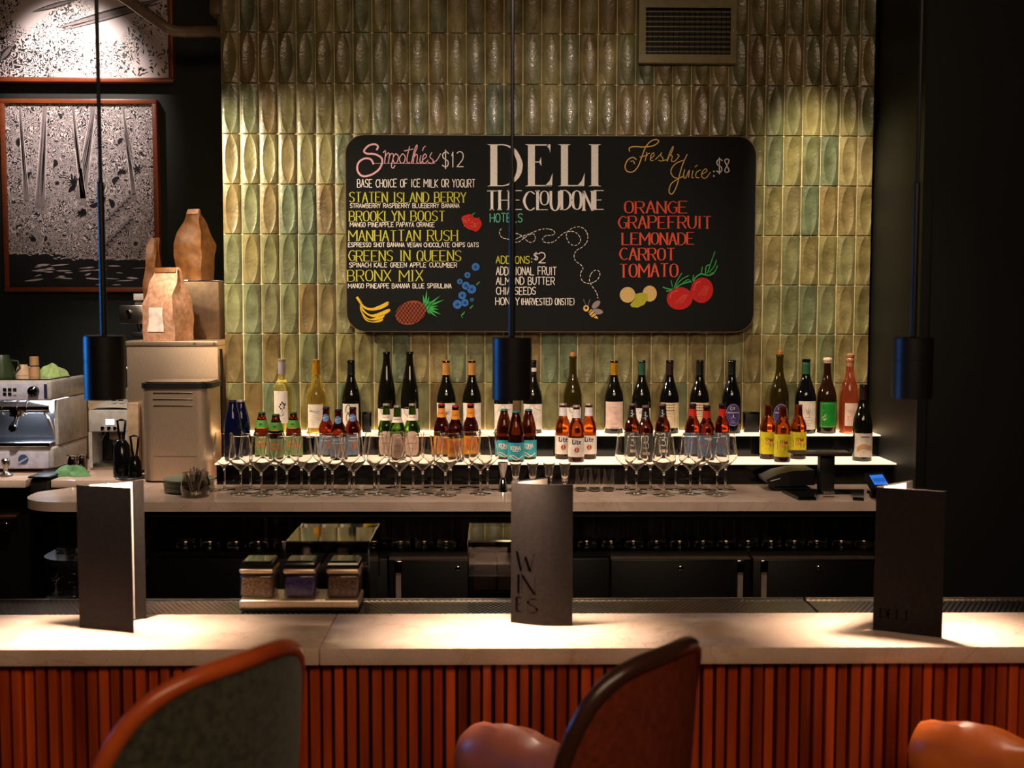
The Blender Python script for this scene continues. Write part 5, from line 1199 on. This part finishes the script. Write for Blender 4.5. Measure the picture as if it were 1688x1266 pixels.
# faceted glasses on the rounded end shelves
def facet(label, loc, H, R, grp, base=None):
    if base: return dup(base, loc, label)
    t = thing('faceted_glass', label, 'glass', loc, grp)
    def f(u, v):
        a = 2 * math.pi * u; r = R * (.92 + .1 * v) + .0016 * math.cos(u * 2 * math.pi * 12) * (1 if v < .4 else .25); return Vector((r * math.cos(a), r * math.sin(a), .012 + (H - .012) * v))
    obj('glass_wall', G().grid(f, 72, 10, True), CLEAR2, t, True)
    obj('cut_base', G().lathe([(0, 0), (R * .9, 0), (R * .93, .004), (R * .92, .0118), (0, .0118)], 24), CLEAR2, t, True); return t
zs = .8345
fg = facet('tall faceted glass on the rounded end shelf, left of the two', (P(108, 890, 4.05).x, 4.05, zs), .15, .037, 'faceted glasses on the end shelf')
facet('tall faceted glass on the rounded end shelf, nearer the menu card', (P(125, 890, 3.965).x, 3.965, zs), .15, .037, None, fg)
fh = None
for px, Y, s in ((92, 4.04, 'left'), (122, 3.98, 'right')):
    lab = 'cut glass stored low at the counter end, %s of the pair' % s; loc = (P(px, 960, Y).x, Y, .6825)
    if fh is None: fh = lathe_thing('cut_glass', lab, 'glass', loc, [('bowl', [(0, .045), (.012, .048), (.034, .075), (.036, .1), (.03, .122), (.029, .122), (.035, .1), (.032, .075), (0, .05)], SOLID, 20), ('stem', [(0, 0), (.03, 0), (.03, .002), (.006, .008), (.005, .04), (.01, .0448), (0, .0448)], SOLID, 20)], 'low cut glasses')
    else: dup(fh, loc, lab)
# ------------------------------------------------------------------ plates and cutlery jar
pm('plate_green', (92, 118, 100), .3, noise=30, coat=.2)
xp = P(312, 800, 4.10).x; pl = None
for k in range(6):
    loc = (xp + .002 * math.sin(k * 2), 4.1 + .002 * math.cos(k * 3), ZC + .0005 + .0082 * k)
    lab = 'green stoneware side plate, %s from the bottom of the stack' % ORD[k]
    if pl is None:
        pl = tag(obj('side_plate', G().lathe([(0, 0), (.055, 0), (.06, .001), (.088, .0055), (.0905, .0075), (.0895, .008), (.07, .0048), (.058, .0035), (0, .0035)], 48), 'plate_green'), lab, 'plate', 'stacked green plates'); pl.location = loc
    else:
        c = pl.copy(); COL.objects.link(c); c.location = loc; c['label'] = lab
xj = P(322, 800, 3.985).x
j = thing('cutlery_jar', 'rounded clear glass jar filled with cutlery in front of the plates', 'jar', (xj, 3.985, ZC + .0005))
obj('glass_body', G().lathe([(0, 0), (.04, 0), (.047, .006), (.0525, .03), (.05, .055), (.044, .072), (.046, .08), (.0475, .086), (.0465, .086), (.043, .073), (.049, .055), (.0512, .03), (.045, .007), (0, .003)], 36), CLEAR2, j, True)
r = random.Random(21)
for k in range(16):
    a = r.random() * 6.28; rr = r.uniform(.006, .03); tilt = Vector((r.uniform(-.5, .5), r.uniform(-.4, .4), 1)).normalized()
    L = r.uniform(.075, .118); b0 = Vector((xj + rr * math.cos(a) * .6, 3.985 + rr * math.sin(a) * .6, ZC + .006)); top = b0 + tilt * L
    d = Vector((top.x - xj, top.y - 3.985)); 
    if d.length > .034: top.x = xj + d.x / d.length * .034; top.y = 3.985 + d.y / d.length * .034
    c = tag(obj('teaspoon', G().tube([b0, b0.lerp(top, .5), top], [.0026, .0021, .0034], 8).ell(b0 + Vector((0, 0, .004)), (.0075, .004, .005), 10, 6), pm('cutlery_steel', (215, 208, 200), .35, .85) if k % 3 else 'dark_steel'), 'metal teaspoon standing in the glass cutlery jar', 'teaspoon', 'teaspoons in the cutlery jar')
# ------------------------------------------------------------------ stainless bin and tower
x0, x1 = P(231, 720, 4.30).x, P(336, 720, 4.30).x; zt = P(290, 641, 4.30).z; zt2 = P(290, 632, 4.3).z
bn = thing('steel_bin', 'tall brushed steel bin with rounded corners and black rim', 'bin', ((x0 + x1) / 2, 4.32, ZC))
YBN = 4.522
obj('body', G().box(x0, x1, 4.30, YBN, ZC + .006, zt, .048, 8), 'steel_brushed', bn) if False else None
def rrect(x0, x1, y0, y1, r, n=8):
    pts = []
    for cx, cy, s in ((x1 - r, y1 - r, 0), (x0 + r, y1 - r, 1), (x0 + r, y0 + r, 2), (x1 - r, y0 + r, 3)):
        for k in range(n + 1): a = math.pi / 2 * (s + k / n); pts.append((cx + r * math.cos(a), cy + r * math.sin(a)))
    return pts
def rprism(g, x0, x1, y0, y1, z0, z1, r): return g.prism([Vector((x, y, z0)) for x, y in rrect(x0, x1, y0, y1, r)], (0, 0, z1 - z0))
x1b = P(350, 720, 4.34).x
obj('body', rprism(G(), x0, x1b, 4.30, YBN, ZC + .008, zt, .05), 'steel_brushed', bn)
obj('rim', rprism(G(), x0 - .004, x1b + .004, 4.296, YBN + .004, zt + .0003, zt2, .053), 'black_matte', bn)
obj('lid', rprism(G(), x0 + .008, x1b - .008, 4.308, YBN - .008, zt2 + .0003, zt2 + .005, .045), 'steel', bn)
obj('foot_ring', rprism(G(), x0 + .004, x1b - .004, 4.304, YBN - .004, ZC + .0004, ZC + .0077, .046), 'black_matte', bn)
for k in range(3):
    z = P(290, 648 + 10.5 * k, 4.3).z; obj('vent_groove', G().box(P(252, 650, 4.3).x, P(317, 650, 4.3).x, 4.2985, 4.2998, z - .0022, z + .0022, .0005), 'steel', bn)
z = P(290, 752, 4.3).z; obj('seam', G().box(x0 + .052, x1b - .052, 4.2988, 4.2998, z - .0008, z + .0008), 'dark_steel', bn)
x0, x1 = P(209, 620, 4.56).x, P(360, 620, 4.56).x; zt = P(290, 562, 4.56).z
x1 = min(x1, XT0 - .012)
tw = thing('steel_cabinet', 'large brushed steel cabinet machine left of the tiles', 'machine', ((x0 + x1) / 2, 4.56, ZC))
obj('body', G().box(x0, x1, 4.56, 5.05, ZC + .012, zt - .02, .004), 'steel_brushed', tw)
obj('top_cap', G().box(x0 - .001, x1 + .001, 4.555, 5.05, zt - .0195, zt, .003), 'steel_brushed', tw)
for px in (321, 353): obj('screw', G().lathe([(0, -.003), (.005, -.002), (.005, 0), (0, 0)], 12, (P(px, 570, 4.555).x, 4.5548, zt - .01), 'Y'), 'dark_steel', tw)
obj('side_hinge', G().box(x0 - .012, x0 - .0003, 4.57, 4.61, P(209, 640, 4.56).z, P(209, 604, 4.56).z, .003), 'chrome', tw)
for sx in (x0 + .03, x1 - .03):
    for sy in (4.6, 5.0): obj('foot', G().cyl(.014, ZC + .0004, ZC + .0117, (sx, sy, 0), 14), 'black_matte', tw)
a0, a1 = P(210, 700, 4.53).x, P(229, 700, 4.53).x
obj('side_box', G().box(a0, a1, 4.525, 4.5545, ZC + .0005, P(215, 664, 4.53).z, .004), 'beige_enamel', tw)
x0, x1 = P(303, 500, 4.80).x, P(361, 500, 4.80).x
sb = thing('steel_box', 'steel box standing on the cabinet machine behind the paper bag', 'box', ((x0 + x1) / 2, 4.8, zt))
ztb = P(330, 462, 4.80).z
x0b = P(276, 500, 4.8).x
obj('body', G().box(x0b, x1, 4.80, 5.04, zt + .0004, ztb - .004, .003), pm('steel_dim', (120, 98, 78), .4, .7, noise=40), sb); obj('top_edge', G().box(x0b - .001, x1 + .001, 4.797, 5.04, ztb - .0037, ztb, .001), 'chrome', sb)
cb = tag(obj('black_cable', G().tube([P(364, 575, 4.534), P(366, 610, 4.534), P(365, 650, 4.534), P(367, 690, 4.536), Vector((P(366, 720, 4.534).x, 4.534, ZC + .008))], .006, 8), 'black_matte'), 'black cable hanging between the steel cabinet and the tiles', 'cable')
# ------------------------------------------------------------------ kraft bags
pm('kraft', (122, 76, 32), .5, noise=40, col2=(94, 55, 22), bump=.5, bscale=35)
pm('kraft_pale', (194, 148, 122), .42, noise=60, col2=(162, 116, 90), bump=.45, bscale=35)
def bag(label, x0, x1, y0, dep, z0, z1, face, rz=0.0, roll=.14, seed=1, tilt=0.0, lab=False, tie=False, taper=.3):
    r = random.Random(seed); c = Vector(((x0 + x1) / 2, y0 + dep / 2, z0)); t = thing('paper_bag', label, 'paper bag', c)
    hw, hd = (x1 - x0) / 2, dep / 2; H = z1 - z0; Rz = Matrix.Rotation(rz, 3, 'Z')
    ph = [r.uniform(0, 6) for _ in range(6)]
    def f(u, v):
        s = u * 4; k = int(s) % 4; w_ = s - int(s); cr = [(-1, -1), (1, -1), (1, 1), (-1, 1)]; p, q = cr[k], cr[(k + 1) % 4]
        x = p[0] + (q[0] - p[0]) * w_; y = p[1] + (q[1] - p[1]) * w_
        pinch = max(0, (v - .5) / .5); dd = hd * (1 - pinch ** 1.1 * .93); ww = hw * (1 - taper * pinch + (.05 * math.sin(math.pi * min(1, v * 1.6))))
        gus = 1 - .35 * pinch * (1 - abs(2 * w_ - 1)) if k in (1, 3) else 1
        wr = .004 * math.sin(7 * v + ph[0]) * math.sin(u * 6.2832 * 3 + ph[1]) + .0022 * math.sin(19 * v + ph[2] + 6.2832 * 2 * u) * (.3 + v)
        return c + Rz @ Vector((x * ww * gus + wr + tilt * H * pinch ** 2, y * dd + wr, H * v))
    obj('bag_body', G().grid(f, 40, 26, True).poly([f(i / 40, 0) for i in range(40)]), face, t, angle=50)
    if tie:
        e = [f(.02 + .21 * i / 8, .985) for i in range(9)]
        obj('top_fold', G().grid(lambda u, v: (f(.01 + .23 * u, .93 + .07 * v) + Rz @ Vector((0, -.004, 0))), 10, 4), 'kraft_pale' if face == 'kraft' else 'kraft', t)
    if lab: obj('sticker', G().grid(lambda u, v: f(.05 + .12 * u, .12 + .33 * v) + Rz @ Vector((0, -.0035, 0)), 8, 8), LW, t)
    return t
pf = lambda px, py, Y: P(px, py, Y)
bag('front kraft coffee bag with white sticker on the steel cabinet', pf(243, 500, 4.62).x, pf(304, 500, 4.62).x, 4.585, .125, zt + .0005, pf(270, 441, 4.64).z, 'kraft_pale', -.4, seed=3, lab=True, tie=True, taper=.28)
bag('kraft bag with twisted top behind the stickered coffee bag', pf(241, 470, 4.84).x, pf(262, 470, 4.84).x, 4.80, .09, zt + .0005, pf(262, 392, 4.85).z, 'kraft', -.1, seed=8, tilt=.02)
bag('large folded kraft bag on top of the steel box', pf(295, 420, 4.88).x, pf(344, 420, 4.88).x, 4.84, .11, ztb + .0005, pf(318, 345, 4.9).z, 'kraft', -.3, seed=5, tie=True, taper=.55)
# grinder head showing left of the bags
x0, x1 = P(201, 515, 4.9).x, P(240, 515, 4.9).x
gh = thing('coffee_grinder', 'steel coffee grinder peeking out left of the kraft bags', 'grinder', ((x0 + x1) / 2, 4.9, zt))
obj('hopper_block', G().box(x0, x1, 4.86, 4.96, P(220, 534, 4.86).z, P(220, 503, 4.86).z, .004), 'steel', gh); obj('top_block', G().box(P(220, 500, 4.88).x, x1, 4.88, 4.95, P(220, 495, 4.88).z, P(220, 484, 4.88).z, .003), 'white_enamel', gh)
obj('throat', G().box(x0 + .06, x1 - .01, 4.89, 4.94, P(220, 503, 4.86).z + .0003, P(220, 495, 4.88).z - .0003), 'dark_steel', gh)
obj('knob', G().lathe([(0, -.02), (.008, -.02), (.009, -.002), (0, -.002)], 14, (x0 + .045, 4.859, P(220, 514, 4.86).z), 'Y'), 'chrome', gh)
obj('chute', G().lathe([(.022, zt + .03), (.03, P(220, 534, 4.86).z - .001), (0, P(220, 534, 4.86).z - .001)], 20, (x0 + .09, 4.91, 0)), 'chrome', gh)
obj('base', G().box(x0 + .05, x1, 4.87, 4.95, zt + .0005, zt + .0297, .003), 'black_matte', gh)
# ------------------------------------------------------------------ espresso machine
def espresso():
    Yf, Yk = 4.56, 4.95; x1 = P(81, 700, Yf).x; x0 = x1 - .62
    z = lambda py, Y=Yf: P(60, py, Y).z
    t = thing('espresso_machine', 'white and chrome espresso machine cut by the left edge', 'espresso machine', ((x0 + x1) / 2, Yf, ZC))
    xr_ = x1 + .012
    obj('lower_body', G().box(x0, xr_, Yf + .004, Yk, z(774), z(737), .012, 3), 'white_enamel', t)
    lp = obj('lower_panel', G().box(x0 + .01, x1 - .004, Yf - .004, Yf + .0036, z(772), z(745), .003), pm('panel_lilac', (196, 194, 216), .3, coat=.2), t)
    obj('badge', G().lathe([(0, -.004), (.0195, -.003), (.0205, -.0003), (0, -.0003)], 28, (P(39, 757, Yf).x, Yf - .004, z(757)), 'Y'), pm('badge_blue', (56, 86, 140), .3), lp)
    obj('badge_stripe', G().box(-.018, .018, -.0008, 0, -.003, .003, rot=Matrix.Rotation(-.5, 3, 'Y')) if False else G().prism([Vector((P(31, 762, Yf).x, Yf - .009, z(762))), Vector((P(46, 753, Yf).x, Yf - .009, z(753))), Vector((P(47, 755.5, Yf).x, Yf - .009, z(755.5))), Vector((P(32.5, 764.5, Yf).x, Yf - .009, z(764.5)))], (0, .0008, 0)), 'white_enamel', lp)
    obj('drip_tray', G().box(x0 + .005, x1 + .004, Yf - .006, 4.78, z(737) + .0005, z(730), .004), 'chrome', t)
    obj('backsplash', G().box(x0 + .01, x1 - .002, 4.781, Yk, z(737) + .0005, z(661) - .0005), pm('splash_steel', (190, 195, 205), .22, 1, stretch=(40, 1, 1)), t)
    obj('side_wall', G().box(x1 - .0015, xr_ + .002, 4.62, Yk, z(737) + .0005, z(661) - .0005, .004), 'white_enamel', t)
    obj('upper_body', G().box(x0, xr_, Yf, Yk, z(661), z(627), .012, 3), 'white_enamel', t)
    cp = obj('control_panel', G().box(x0 + .01, x1 - .003, Yf - .006, Yf - .0003, z(659), z(631), .002), 'panel_lilac', t)
    for i in range(3):
        for k in range(2):
            px, py = 9 + 8.3 * i, 642 + 7.3 * k; obj('button', G().box(P(px - 3, py, Yf).x, P(px + 3, py, Yf).x, Yf - .009, Yf - .0062, z(py + 2.6), z(py - 2.6), .0015), 'black_matte' if (i, k) != (2, 1) else 'white_enamel', cp)
    kn = obj('steam_knob', G().lathe([(0, -.03), (.012, -.03), (.02, -.024), (.022, -.0065), (0, -.0065)], 24, (P(57, 644.5, Yf).x, Yf, z(644.5)), 'Y'), 'black_gloss', t); obj('knob_cap', G().lathe([(0, -.034), (.009, -.033), (.01, -.0303), (0, -.0303)], 20, (P(55, 644.5, Yf).x, Yf, z(644.5)), 'Y'), 'chrome', kn)
    obj('side_display', G().box(P(73.5, 640, Yf).x, P(78.5, 640, Yf).x, Yf - .0075, Yf - .0062, z(657), z(633)), pm('display_blue', (40, 52, 84), .2), cp)
    obj('cup_rail', G().box(x0, x1, Yf + .01, Yk - .01, z(627) + .0004, z(625)), 'chrome', t)
    gy = 4.67
    obj('group_head', G().cyl(.026, x0 + .05, P(86, 672, gy).x, (0, gy, P(60, 672, gy).z), 28, 'X', bev=.003), 'chrome', t)
    for px in (6, 30, 46): obj('group_collar', G().cyl(.0295, P(px, 672, gy).x - .006, P(px, 672, gy).x + .006, (0, gy, P(60, 672, gy).z), 28, 'X', bev=.002), 'chrome', t)
    gx = P(29, 690, gy).x
    obj('group_cup', G().lathe([(0, z(690)), (.03, z(690)), (.034, z(682)), (.034, z(676)), (0, z(676))], 28, (gx, gy, 0)), pm('brown_chrome', (150, 130, 120), .15, 1), t)
    pf_ = obj('portafilter', G().tube([Vector((gx, gy - .01, z(690))), Vector((P(27, 694, gy - .06).x, gy - .06, z(694))), Vector((P(25, 698, gy - .1).x, gy - .1, z(698)))], [.01, .009, .009], 12), 'chrome', t)
    obj('handle', G().tube([Vector((P(25, 698, gy - .1).x, gy - .1, z(698))), Vector((P(21.5, 703, gy - .15).x, gy - .15, z(703))), Vector((P(20, 704, gy - .17).x, gy - .17, z(704)))], [.012, .017, .014], 14), 'black_gloss', pf_)
    obj('steam_wand', G().tube([P(74, 681, 4.66), P(80, 690, 4.64), P(92, 722, 4.64), P(93.5, 724, 4.64), P(93, 711, 4.66), P(91, 690, 4.68)], .006, 10), 'dark_steel', t)
    for sx in (x0 + .05, x1 - .04):
        for sy in (4.62, 4.9): obj('foot', G().cyl(.02, ZC + .0004, z(774) + .002, (sx, sy, 0), 18), 'beige_enamel', t)
    lamp('work_light', 'AREA', ((x0 + x1) / 2 + .18, 4.69, z(664)), ((x0 + x1) / 2 + .2, 4.74, 1.1), 8, (.8, .88, 1), .25, size_y=.03)
    return z(625), x1, Yk
zt_e, xe, _ = espresso()
def topz(): return zt_e + .0006
Y = 4.72
u = lambda px, Y=Y: P(px, 615, Y).x
def cup(label, px, Y, R, H, mat, inv=True):
    t = thing('coffee_cup', label, 'cup', (P(px, 615, Y).x, Y, topz()), 'cups on the espresso machine')
    pr = [(R, 0), (R, .004), (R * .9, H * .5), (R * .62, H * .95), (R * .58, H), (0, H)] if inv else [(0, 0), (R * .6, 0), (R * .9, H * .4), (R, H), (R * .95, H), (R * .84, H * .4), (0, .006)]
    obj('cup_body', G().lathe(pr, 28), mat, t, True)
    obj('cup_handle', G().tube([Vector((R * .84, 0, H * .75)), Vector((R * 1.35, 0, H * .72)), Vector((R * 1.5, 0, H * .4)), Vector((R * 1.1, 0, H * .18)), Vector((R * .93, 0, H * .2))], .0045, 8), mat, t, True)
pm('cup_green', (38, 54, 30), .35, noise=20); pm('cup_tan', (192, 160, 130), .4)
cup('dark green cup upside down at the left edge on the espresso machine', 3, 4.68, .05, .092, 'cup_green'); cup('small tan cup lying low beside the green cup', 38, 4.82, .03, .045, 'cup_tan')
wj = thing('wooden_canister', 'narrow wooden canister on the espresso machine', 'canister', (u(57), Y, topz())); obj('lower_body', G().lathe([(0, 0), (.022, 0), (.0215, .03), (.019, .042), (0, .042)], 24), pm('bamboo', (160, 122, 86), .5, noise=20, stretch=(1, 1, .2)), wj, True); obj('ring_collar', G().lathe([(.0, .0422), (.0172, .0422), (.0172, .047), (0, .047)], 24), 'black_matte', wj, True); obj('lid', G().lathe([(0, .0472), (.019, .0472), (.0185, .082), (.017, .084), (0, .084)], 24), 'bamboo', wj, True)
pm('towel_green', (150, 176, 110), .95, noise=60, bump=.4, bscale=300, sheen=.2); pm('towel_mint', (96, 146, 96), .95, noise=60, bump=.4, bscale=300, sheen=.2)
def towel(label, c, rx, ry, h, mat, seed):
    r = random.Random(seed); ph = [r.uniform(0, 6) for _ in range(8)]
    def f(u_, v_):
        a = 2 * math.pi * u_; q = math.sin(math.pi * .5 * (1 - v_)); wob = 1 + .22 * math.sin(3 * a + ph[0]) + .1 * math.sin(7 * a + ph[1])
        z = h * (1 - q ** 2.6) * (.66 + .34 * math.sin(2 * a + ph[2] + 4 * v_)) + h * .2 * abs(math.sin(4 * a + ph[3] + 7 * v_)) * (1 - q ** 6) * q
        return Vector((rx * q * wob * math.cos(a), ry * q * wob * math.sin(a), max(z, 0)))
    o = obj('cleaning_cloth', G().grid(f, 44, 14, True), mat, None, angle=60); o.location = c; return tag(o, label, 'cloth')
towel('pale green cloth bundled on top of the espresso machine', (u(84), 4.74, topz()), .055, .05, .055, 'towel_green', 2)
a = PZ(120, 784, ZC); towel('green cloth crumpled on the coffee counter', (a.x, a.y + .01, ZC + .0006), (.07), .05, .04, 'towel_mint', 5)
# tamper
a = PZ(10, 785, ZC)
lathe_thing('coffee_tamper', 'steel coffee tamper at the left edge of the counter', 'tamper', (a.x, a.y, ZC + .0005), [('base', [(0, 0), (.027, 0), (.027, .006), (.014, .012), (.009, .02), (0, .02)], 'steel', 28), ('handle', [(0, .0203), (.008, .0203), (.009, .03), (.0165, .05), (.0165, .064), (.012, .07), (0, .071)], 'steel', 24)])
# metal milk cups
mp = None
for px, Y, s in ((119, 4.52, 'left'), (135, 4.55, 'right')):
    loc = (P(px, 765, Y).x, Y, ZC + .0005); lab = 'small mirrored steel milk cup right of the espresso machine, %s one' % s
    if mp is None: mp = lathe_thing('milk_cup', lab, 'milk cup', loc, [('cup_body', [(0, 0), (.019, 0), (.0215, .003), (.0215, .05), (.019, .062), (.0205, .075), (.0195, .075), (.018, .062), (.0205, .05), (.02, .006), (0, .004)], 'chrome', 28), ('rim_band', [(.0206, .0755), (.0212, .0772), (.0206, .0785), (.0196, .0775), (.0196, .0757)], 'steel', 28)], 'milk cups')
    else: dup(mp, loc, lab)
# beige machine behind and white coffee machine
x0, x1 = P(113, 700, 5.0).x, P(150, 700, 5.0).x
bm_ = thing('beige_machine', 'tall beige machine behind the white coffee machine', 'machine', ((x0 + x1) / 2, 5.0, ZC))
obj('body', G().box(x0, x1 + .16, 5.0, 5.3, ZC + .003, P(130, 643, 5.0).z, .004, 2), 'beige_enamel', bm_)
a, c = P(128, 693, 5.0), P(141, 731, 5.0); obj('door_panel', G().box(a.x, c.x, 4.996, 4.9997, c.z, a.z, .001), pm('beige_dark', (170, 142, 108), .4), bm_); c2 = P(141, 752, 5.0); obj('door_panel', G().box(a.x, c2.x, 4.996, 4.9997, c2.z, c.z - .003, .001), 'beige_dark', bm_)
def coffee2():
    Yf = 4.64; x0, x1 = P(146, 720, Yf).x, P(211, 720, Yf).x; z = lambda py: P(180, py, Yf).z
    t = thing('coffee_machine', 'white automatic coffee machine with small lit display and black cavity', 'coffee machine', ((x0 + x1) / 2, Yf, ZC))
    g = G().box(x0, x0 + .014, Yf, 4.98, z(770), z(712)).box(x1 - .012, x1, Yf, 4.98, z(770), z(712)).box(x0, x1, Yf, 4.98, z(712), z(676), .006)
    obj('body', g, 'white_enamel', t)
    obj('domed_top', G().grid(lambda u, v: Vector((x0 + .004 + (x1 - x0 - .008) * u, Yf + .01 + .32 * v, z(676) + .0003 + .03 * math.sin(math.pi * min(1, v * .9 + .1)) * (1 - (2 * u - 1) ** 4 * .5))), 14, 8), 'white_enamel', t)
    obj('cavity', G().box(x0 + .0143, x1 - .0123, Yf + .12, 4.97, z(769), z(712) - .0005), 'black_gloss', t)
    obj('drip_grid', G().box(x0 + .0143, x1 - .0123, Yf + .002, Yf + .1195, ZC + .0005, z(764), .002), 'steel', t)
    obj('display', G().box(P(174, 690, Yf).x, P(188.5, 690, Yf).x, Yf - .002, Yf - .0003, z(700.5), z(691), .0005), pm('display_white', (230, 240, 255), .3, es=1.0), t)
    for px in (169.5, 180, 190): obj('button', G().box(P(px - 3.2, 706, Yf).x, P(px + 3.2, 706, Yf).x, Yf - .004, Yf - .0003, z(710), z(703), .002), 'chrome', t)
    xm = (x0 + x1) / 2 + .01
    sp = obj('spout', G().box(xm - .028, xm + .028, Yf + .06, Yf + .118, z(728), z(712) - .001, .006), 'dark_steel', t)
    for s in (-1, 1): obj('nozzle', G().cyl(.006, z(737), z(728) - .0003, (xm + s * .014, Yf + .085, 0), 12), 'chrome', sp)
    obj('steam_pipe', G().tube([Vector((x0 + .04, Yf + .1, z(716))), Vector((x0 + .036, Yf + .07, z(724))), Vector((x0 + .03, Yf + .06, z(732)))], .004, 8), 'chrome', t)
    for k in (-1, 1): obj('top_vent', G().box(xm + .012 + k * .014 - .009, xm + .012 + k * .014 + .009, Yf + .05, Yf + .062, z(676) + .0335, z(676) + .0375), 'black_matte', t)
coffee2()
# black pump handles in front of the steel cabinet
for px, pt, pm_, Y, R, s in ((201, 692, 722, 4.46, .034, 'taller, left of two'), (222, 718, 748, 4.42, .026, 'shorter, right of two')):
    x = P(px, 740, Y).x; z1 = P(px, pt, Y).z; z0 = P(px, pm_, Y).z
    t = thing('black_flask', 'black flask with an upright loop handle, %s' % s, 'flask', (x, Y, ZC), 'black flasks beside the steel bin')
    obj('body', G().lathe([(0, ZC + .0005), (R, ZC + .0005), (R * 1.05, ZC + .02), (R * .9, z0 - .03), (R * .5, z0 - .008), (0, z0 - .006)], 24, (x, Y, 0)), 'black_gloss', t)
    w_ = .016; obj('loop_handle', G().tube([Vector((x - .006, Y, z0 - .008)), Vector((x - w_ * .7, Y, z0 + (z1 - z0) * .3)), Vector((x - w_, Y, z1 - .004)), Vector((x, Y, z1)), Vector((x + w_, Y, z1 - .004)), Vector((x + w_ * .7, Y, z0 + (z1 - z0) * .3)), Vector((x + .006, Y, z0 - .008))], .0048, 8), 'black_gloss', t)
a = PZ(217, 788, ZC); lathe_thing('black_coaster', 'round black mat lying on the counter left of the steel bin', 'mat', (a.x, a.y, ZC + .0005), [('disc', [(0, 0), (.06, 0), (.062, .003), (.058, .007), (0, .005)], pm('coaster_black', (40, 36, 36), .3), 36)])
# ------------------------------------------------------------------ point of sale
def pos():
    Y = 4.02; x = P(1363, 770, Y).x
    t = thing('pos_terminal', 'black point-of-sale stand with its thin screen seen edge-on', 'terminal', (x, Y, ZC))
    x0, x1 = P(1292, 812, 3.97).x, P(1440, 812, 3.97).x
    g = G(); g.prism([Vector((p.x, p.y, ZC + .0006)) for p in (PZ(1289, 812, ZC), PZ(1316, 825, ZC), PZ(1345, 825, ZC), PZ(1352, 815, ZC), PZ(1400, 815, ZC), PZ(1406, 825, ZC), PZ(1424, 826, ZC), PZ(1424, 812, ZC))], (0, 0, .012))
    obj('base_plate', g, 'black_gloss', t)
    zt_ = P(1363, 748, Y).z
    obj('post', G().box(P(1351, 780, Y).x, P(1375, 780, Y).x, Y - .01, Y + .035, ZC + .0128, zt_ - .004, .006, 3), 'black_matte', t)
    R_ = Matrix.Rotation(math.radians(-4), 3, 'X') @ Matrix.Rotation(math.radians(0), 3, 'Z')
    xa, xb = P(1310, 750, Y - .06).x, P(1408, 750, Y - .06).x
    obj('screen', G().box(xa, xb, Y - .045, Y + .04, zt_ - .002, zt_ + .009, .003, 2), pm('screen_case', (58, 48, 44), .3), t)
    obj('screen_bracket', G().box(P(1356, 780, Y).x, P(1371, 780, Y).x, Y, Y + .03, zt_ - .0036, zt_ - .0023), 'dark_steel', t)
    obj('front_plug', G().box(P(1356, 810, 3.965).x, P(1375, 810, 3.965).x, 3.955, 3.975, ZC + .0128, ZC + .02, .001), 'dark_steel', t)
    # receipt printer
    q = thing('receipt_printer', 'low black wedge-shaped printer left of the terminal post', 'printer', (P(1305, 800, 4.1).x, 4.1, ZC))
    pr = [P(1266, 797, 4.08), P(1263, 791, 4.08), P(1285, 781, 4.08), P(1310, 776, 4.08), P(1343, 775, 4.08), P(1343, 800, 4.08), P(1275, 802, 4.08)]
    mn = min(p.z for p in pr); 
    for p in pr: p.z += max(0, ZC + .013 - mn)
    obj('case', G().prism(pr, (0, .13, 0)), 'black_matte', q); obj('foot', G().box(pr[0].x + .03, pr[4].x - .01, 4.1, 4.2, ZC + .0006, ZC + .0128), 'black_matte', q)
    a = P(1271, 789.5, 4.078); obj('paper_slot', G().tube([P(1270, 793, 4.079), P(1286, 789, 4.079)], .0016, 6), 'white_enamel', q)
    # card reader
    e = thing('card_reader', 'tilted black card reader with glowing blue screen', 'card reader', (P(1448, 800, 4.0).x, 4.0, ZC))
    A, B, C_, D = P(1426, 780, 4.03), P(1456, 778, 4.05), P(1471, 800, 3.97), P(1441, 806, 3.97)
    C_ = B + (D - A); dz = Vector((0, .012, -.022)); lo = min(A.z, D.z)
    obj('case', G().prism([A, B, C_, D], dz), 'black_matte', e)
    n = (B - A).cross(D - A).normalized(); n = n if n.y < 0 else -n
    ip = lambda s, t_: A.lerp(B, s).lerp(D.lerp(C_, s), t_) + n * .0015
    sc = obj('screen', G().poly([ip(.14, .16), ip(.86, .16), ip(.86, .78), ip(.14, .78)]), pm('screen_blue', (40, 100, 200), .3, es=.9, ecol=(48, 112, 220)), e)
    g = G()
    for k in range(7): g.poly([ip(.22 + .09 * k, .36 + .04 * (k % 2)) + n * .0004, ip(.26 + .09 * k, .36) + n * .0004, ip(.26 + .09 * k, .62) + n * .0004, ip(.22 + .09 * k, .58 + .05 * (k % 3)) + n * .0004])
    obj('screen_text', g, pm('screen_ink', (20, 44, 100), .4), sc)
    sx = (A.x + C_.x) / 2; obj('stand', G().box(sx - .02, sx + .02, 4.0, 4.03, ZC + .0128, lo - .004, .003), 'black_matte', e); obj('stand_foot', G().box(sx - .03, sx + .035, 3.99, 4.045, ZC + .0006, ZC + .0126), 'black_matte', e)
pos()
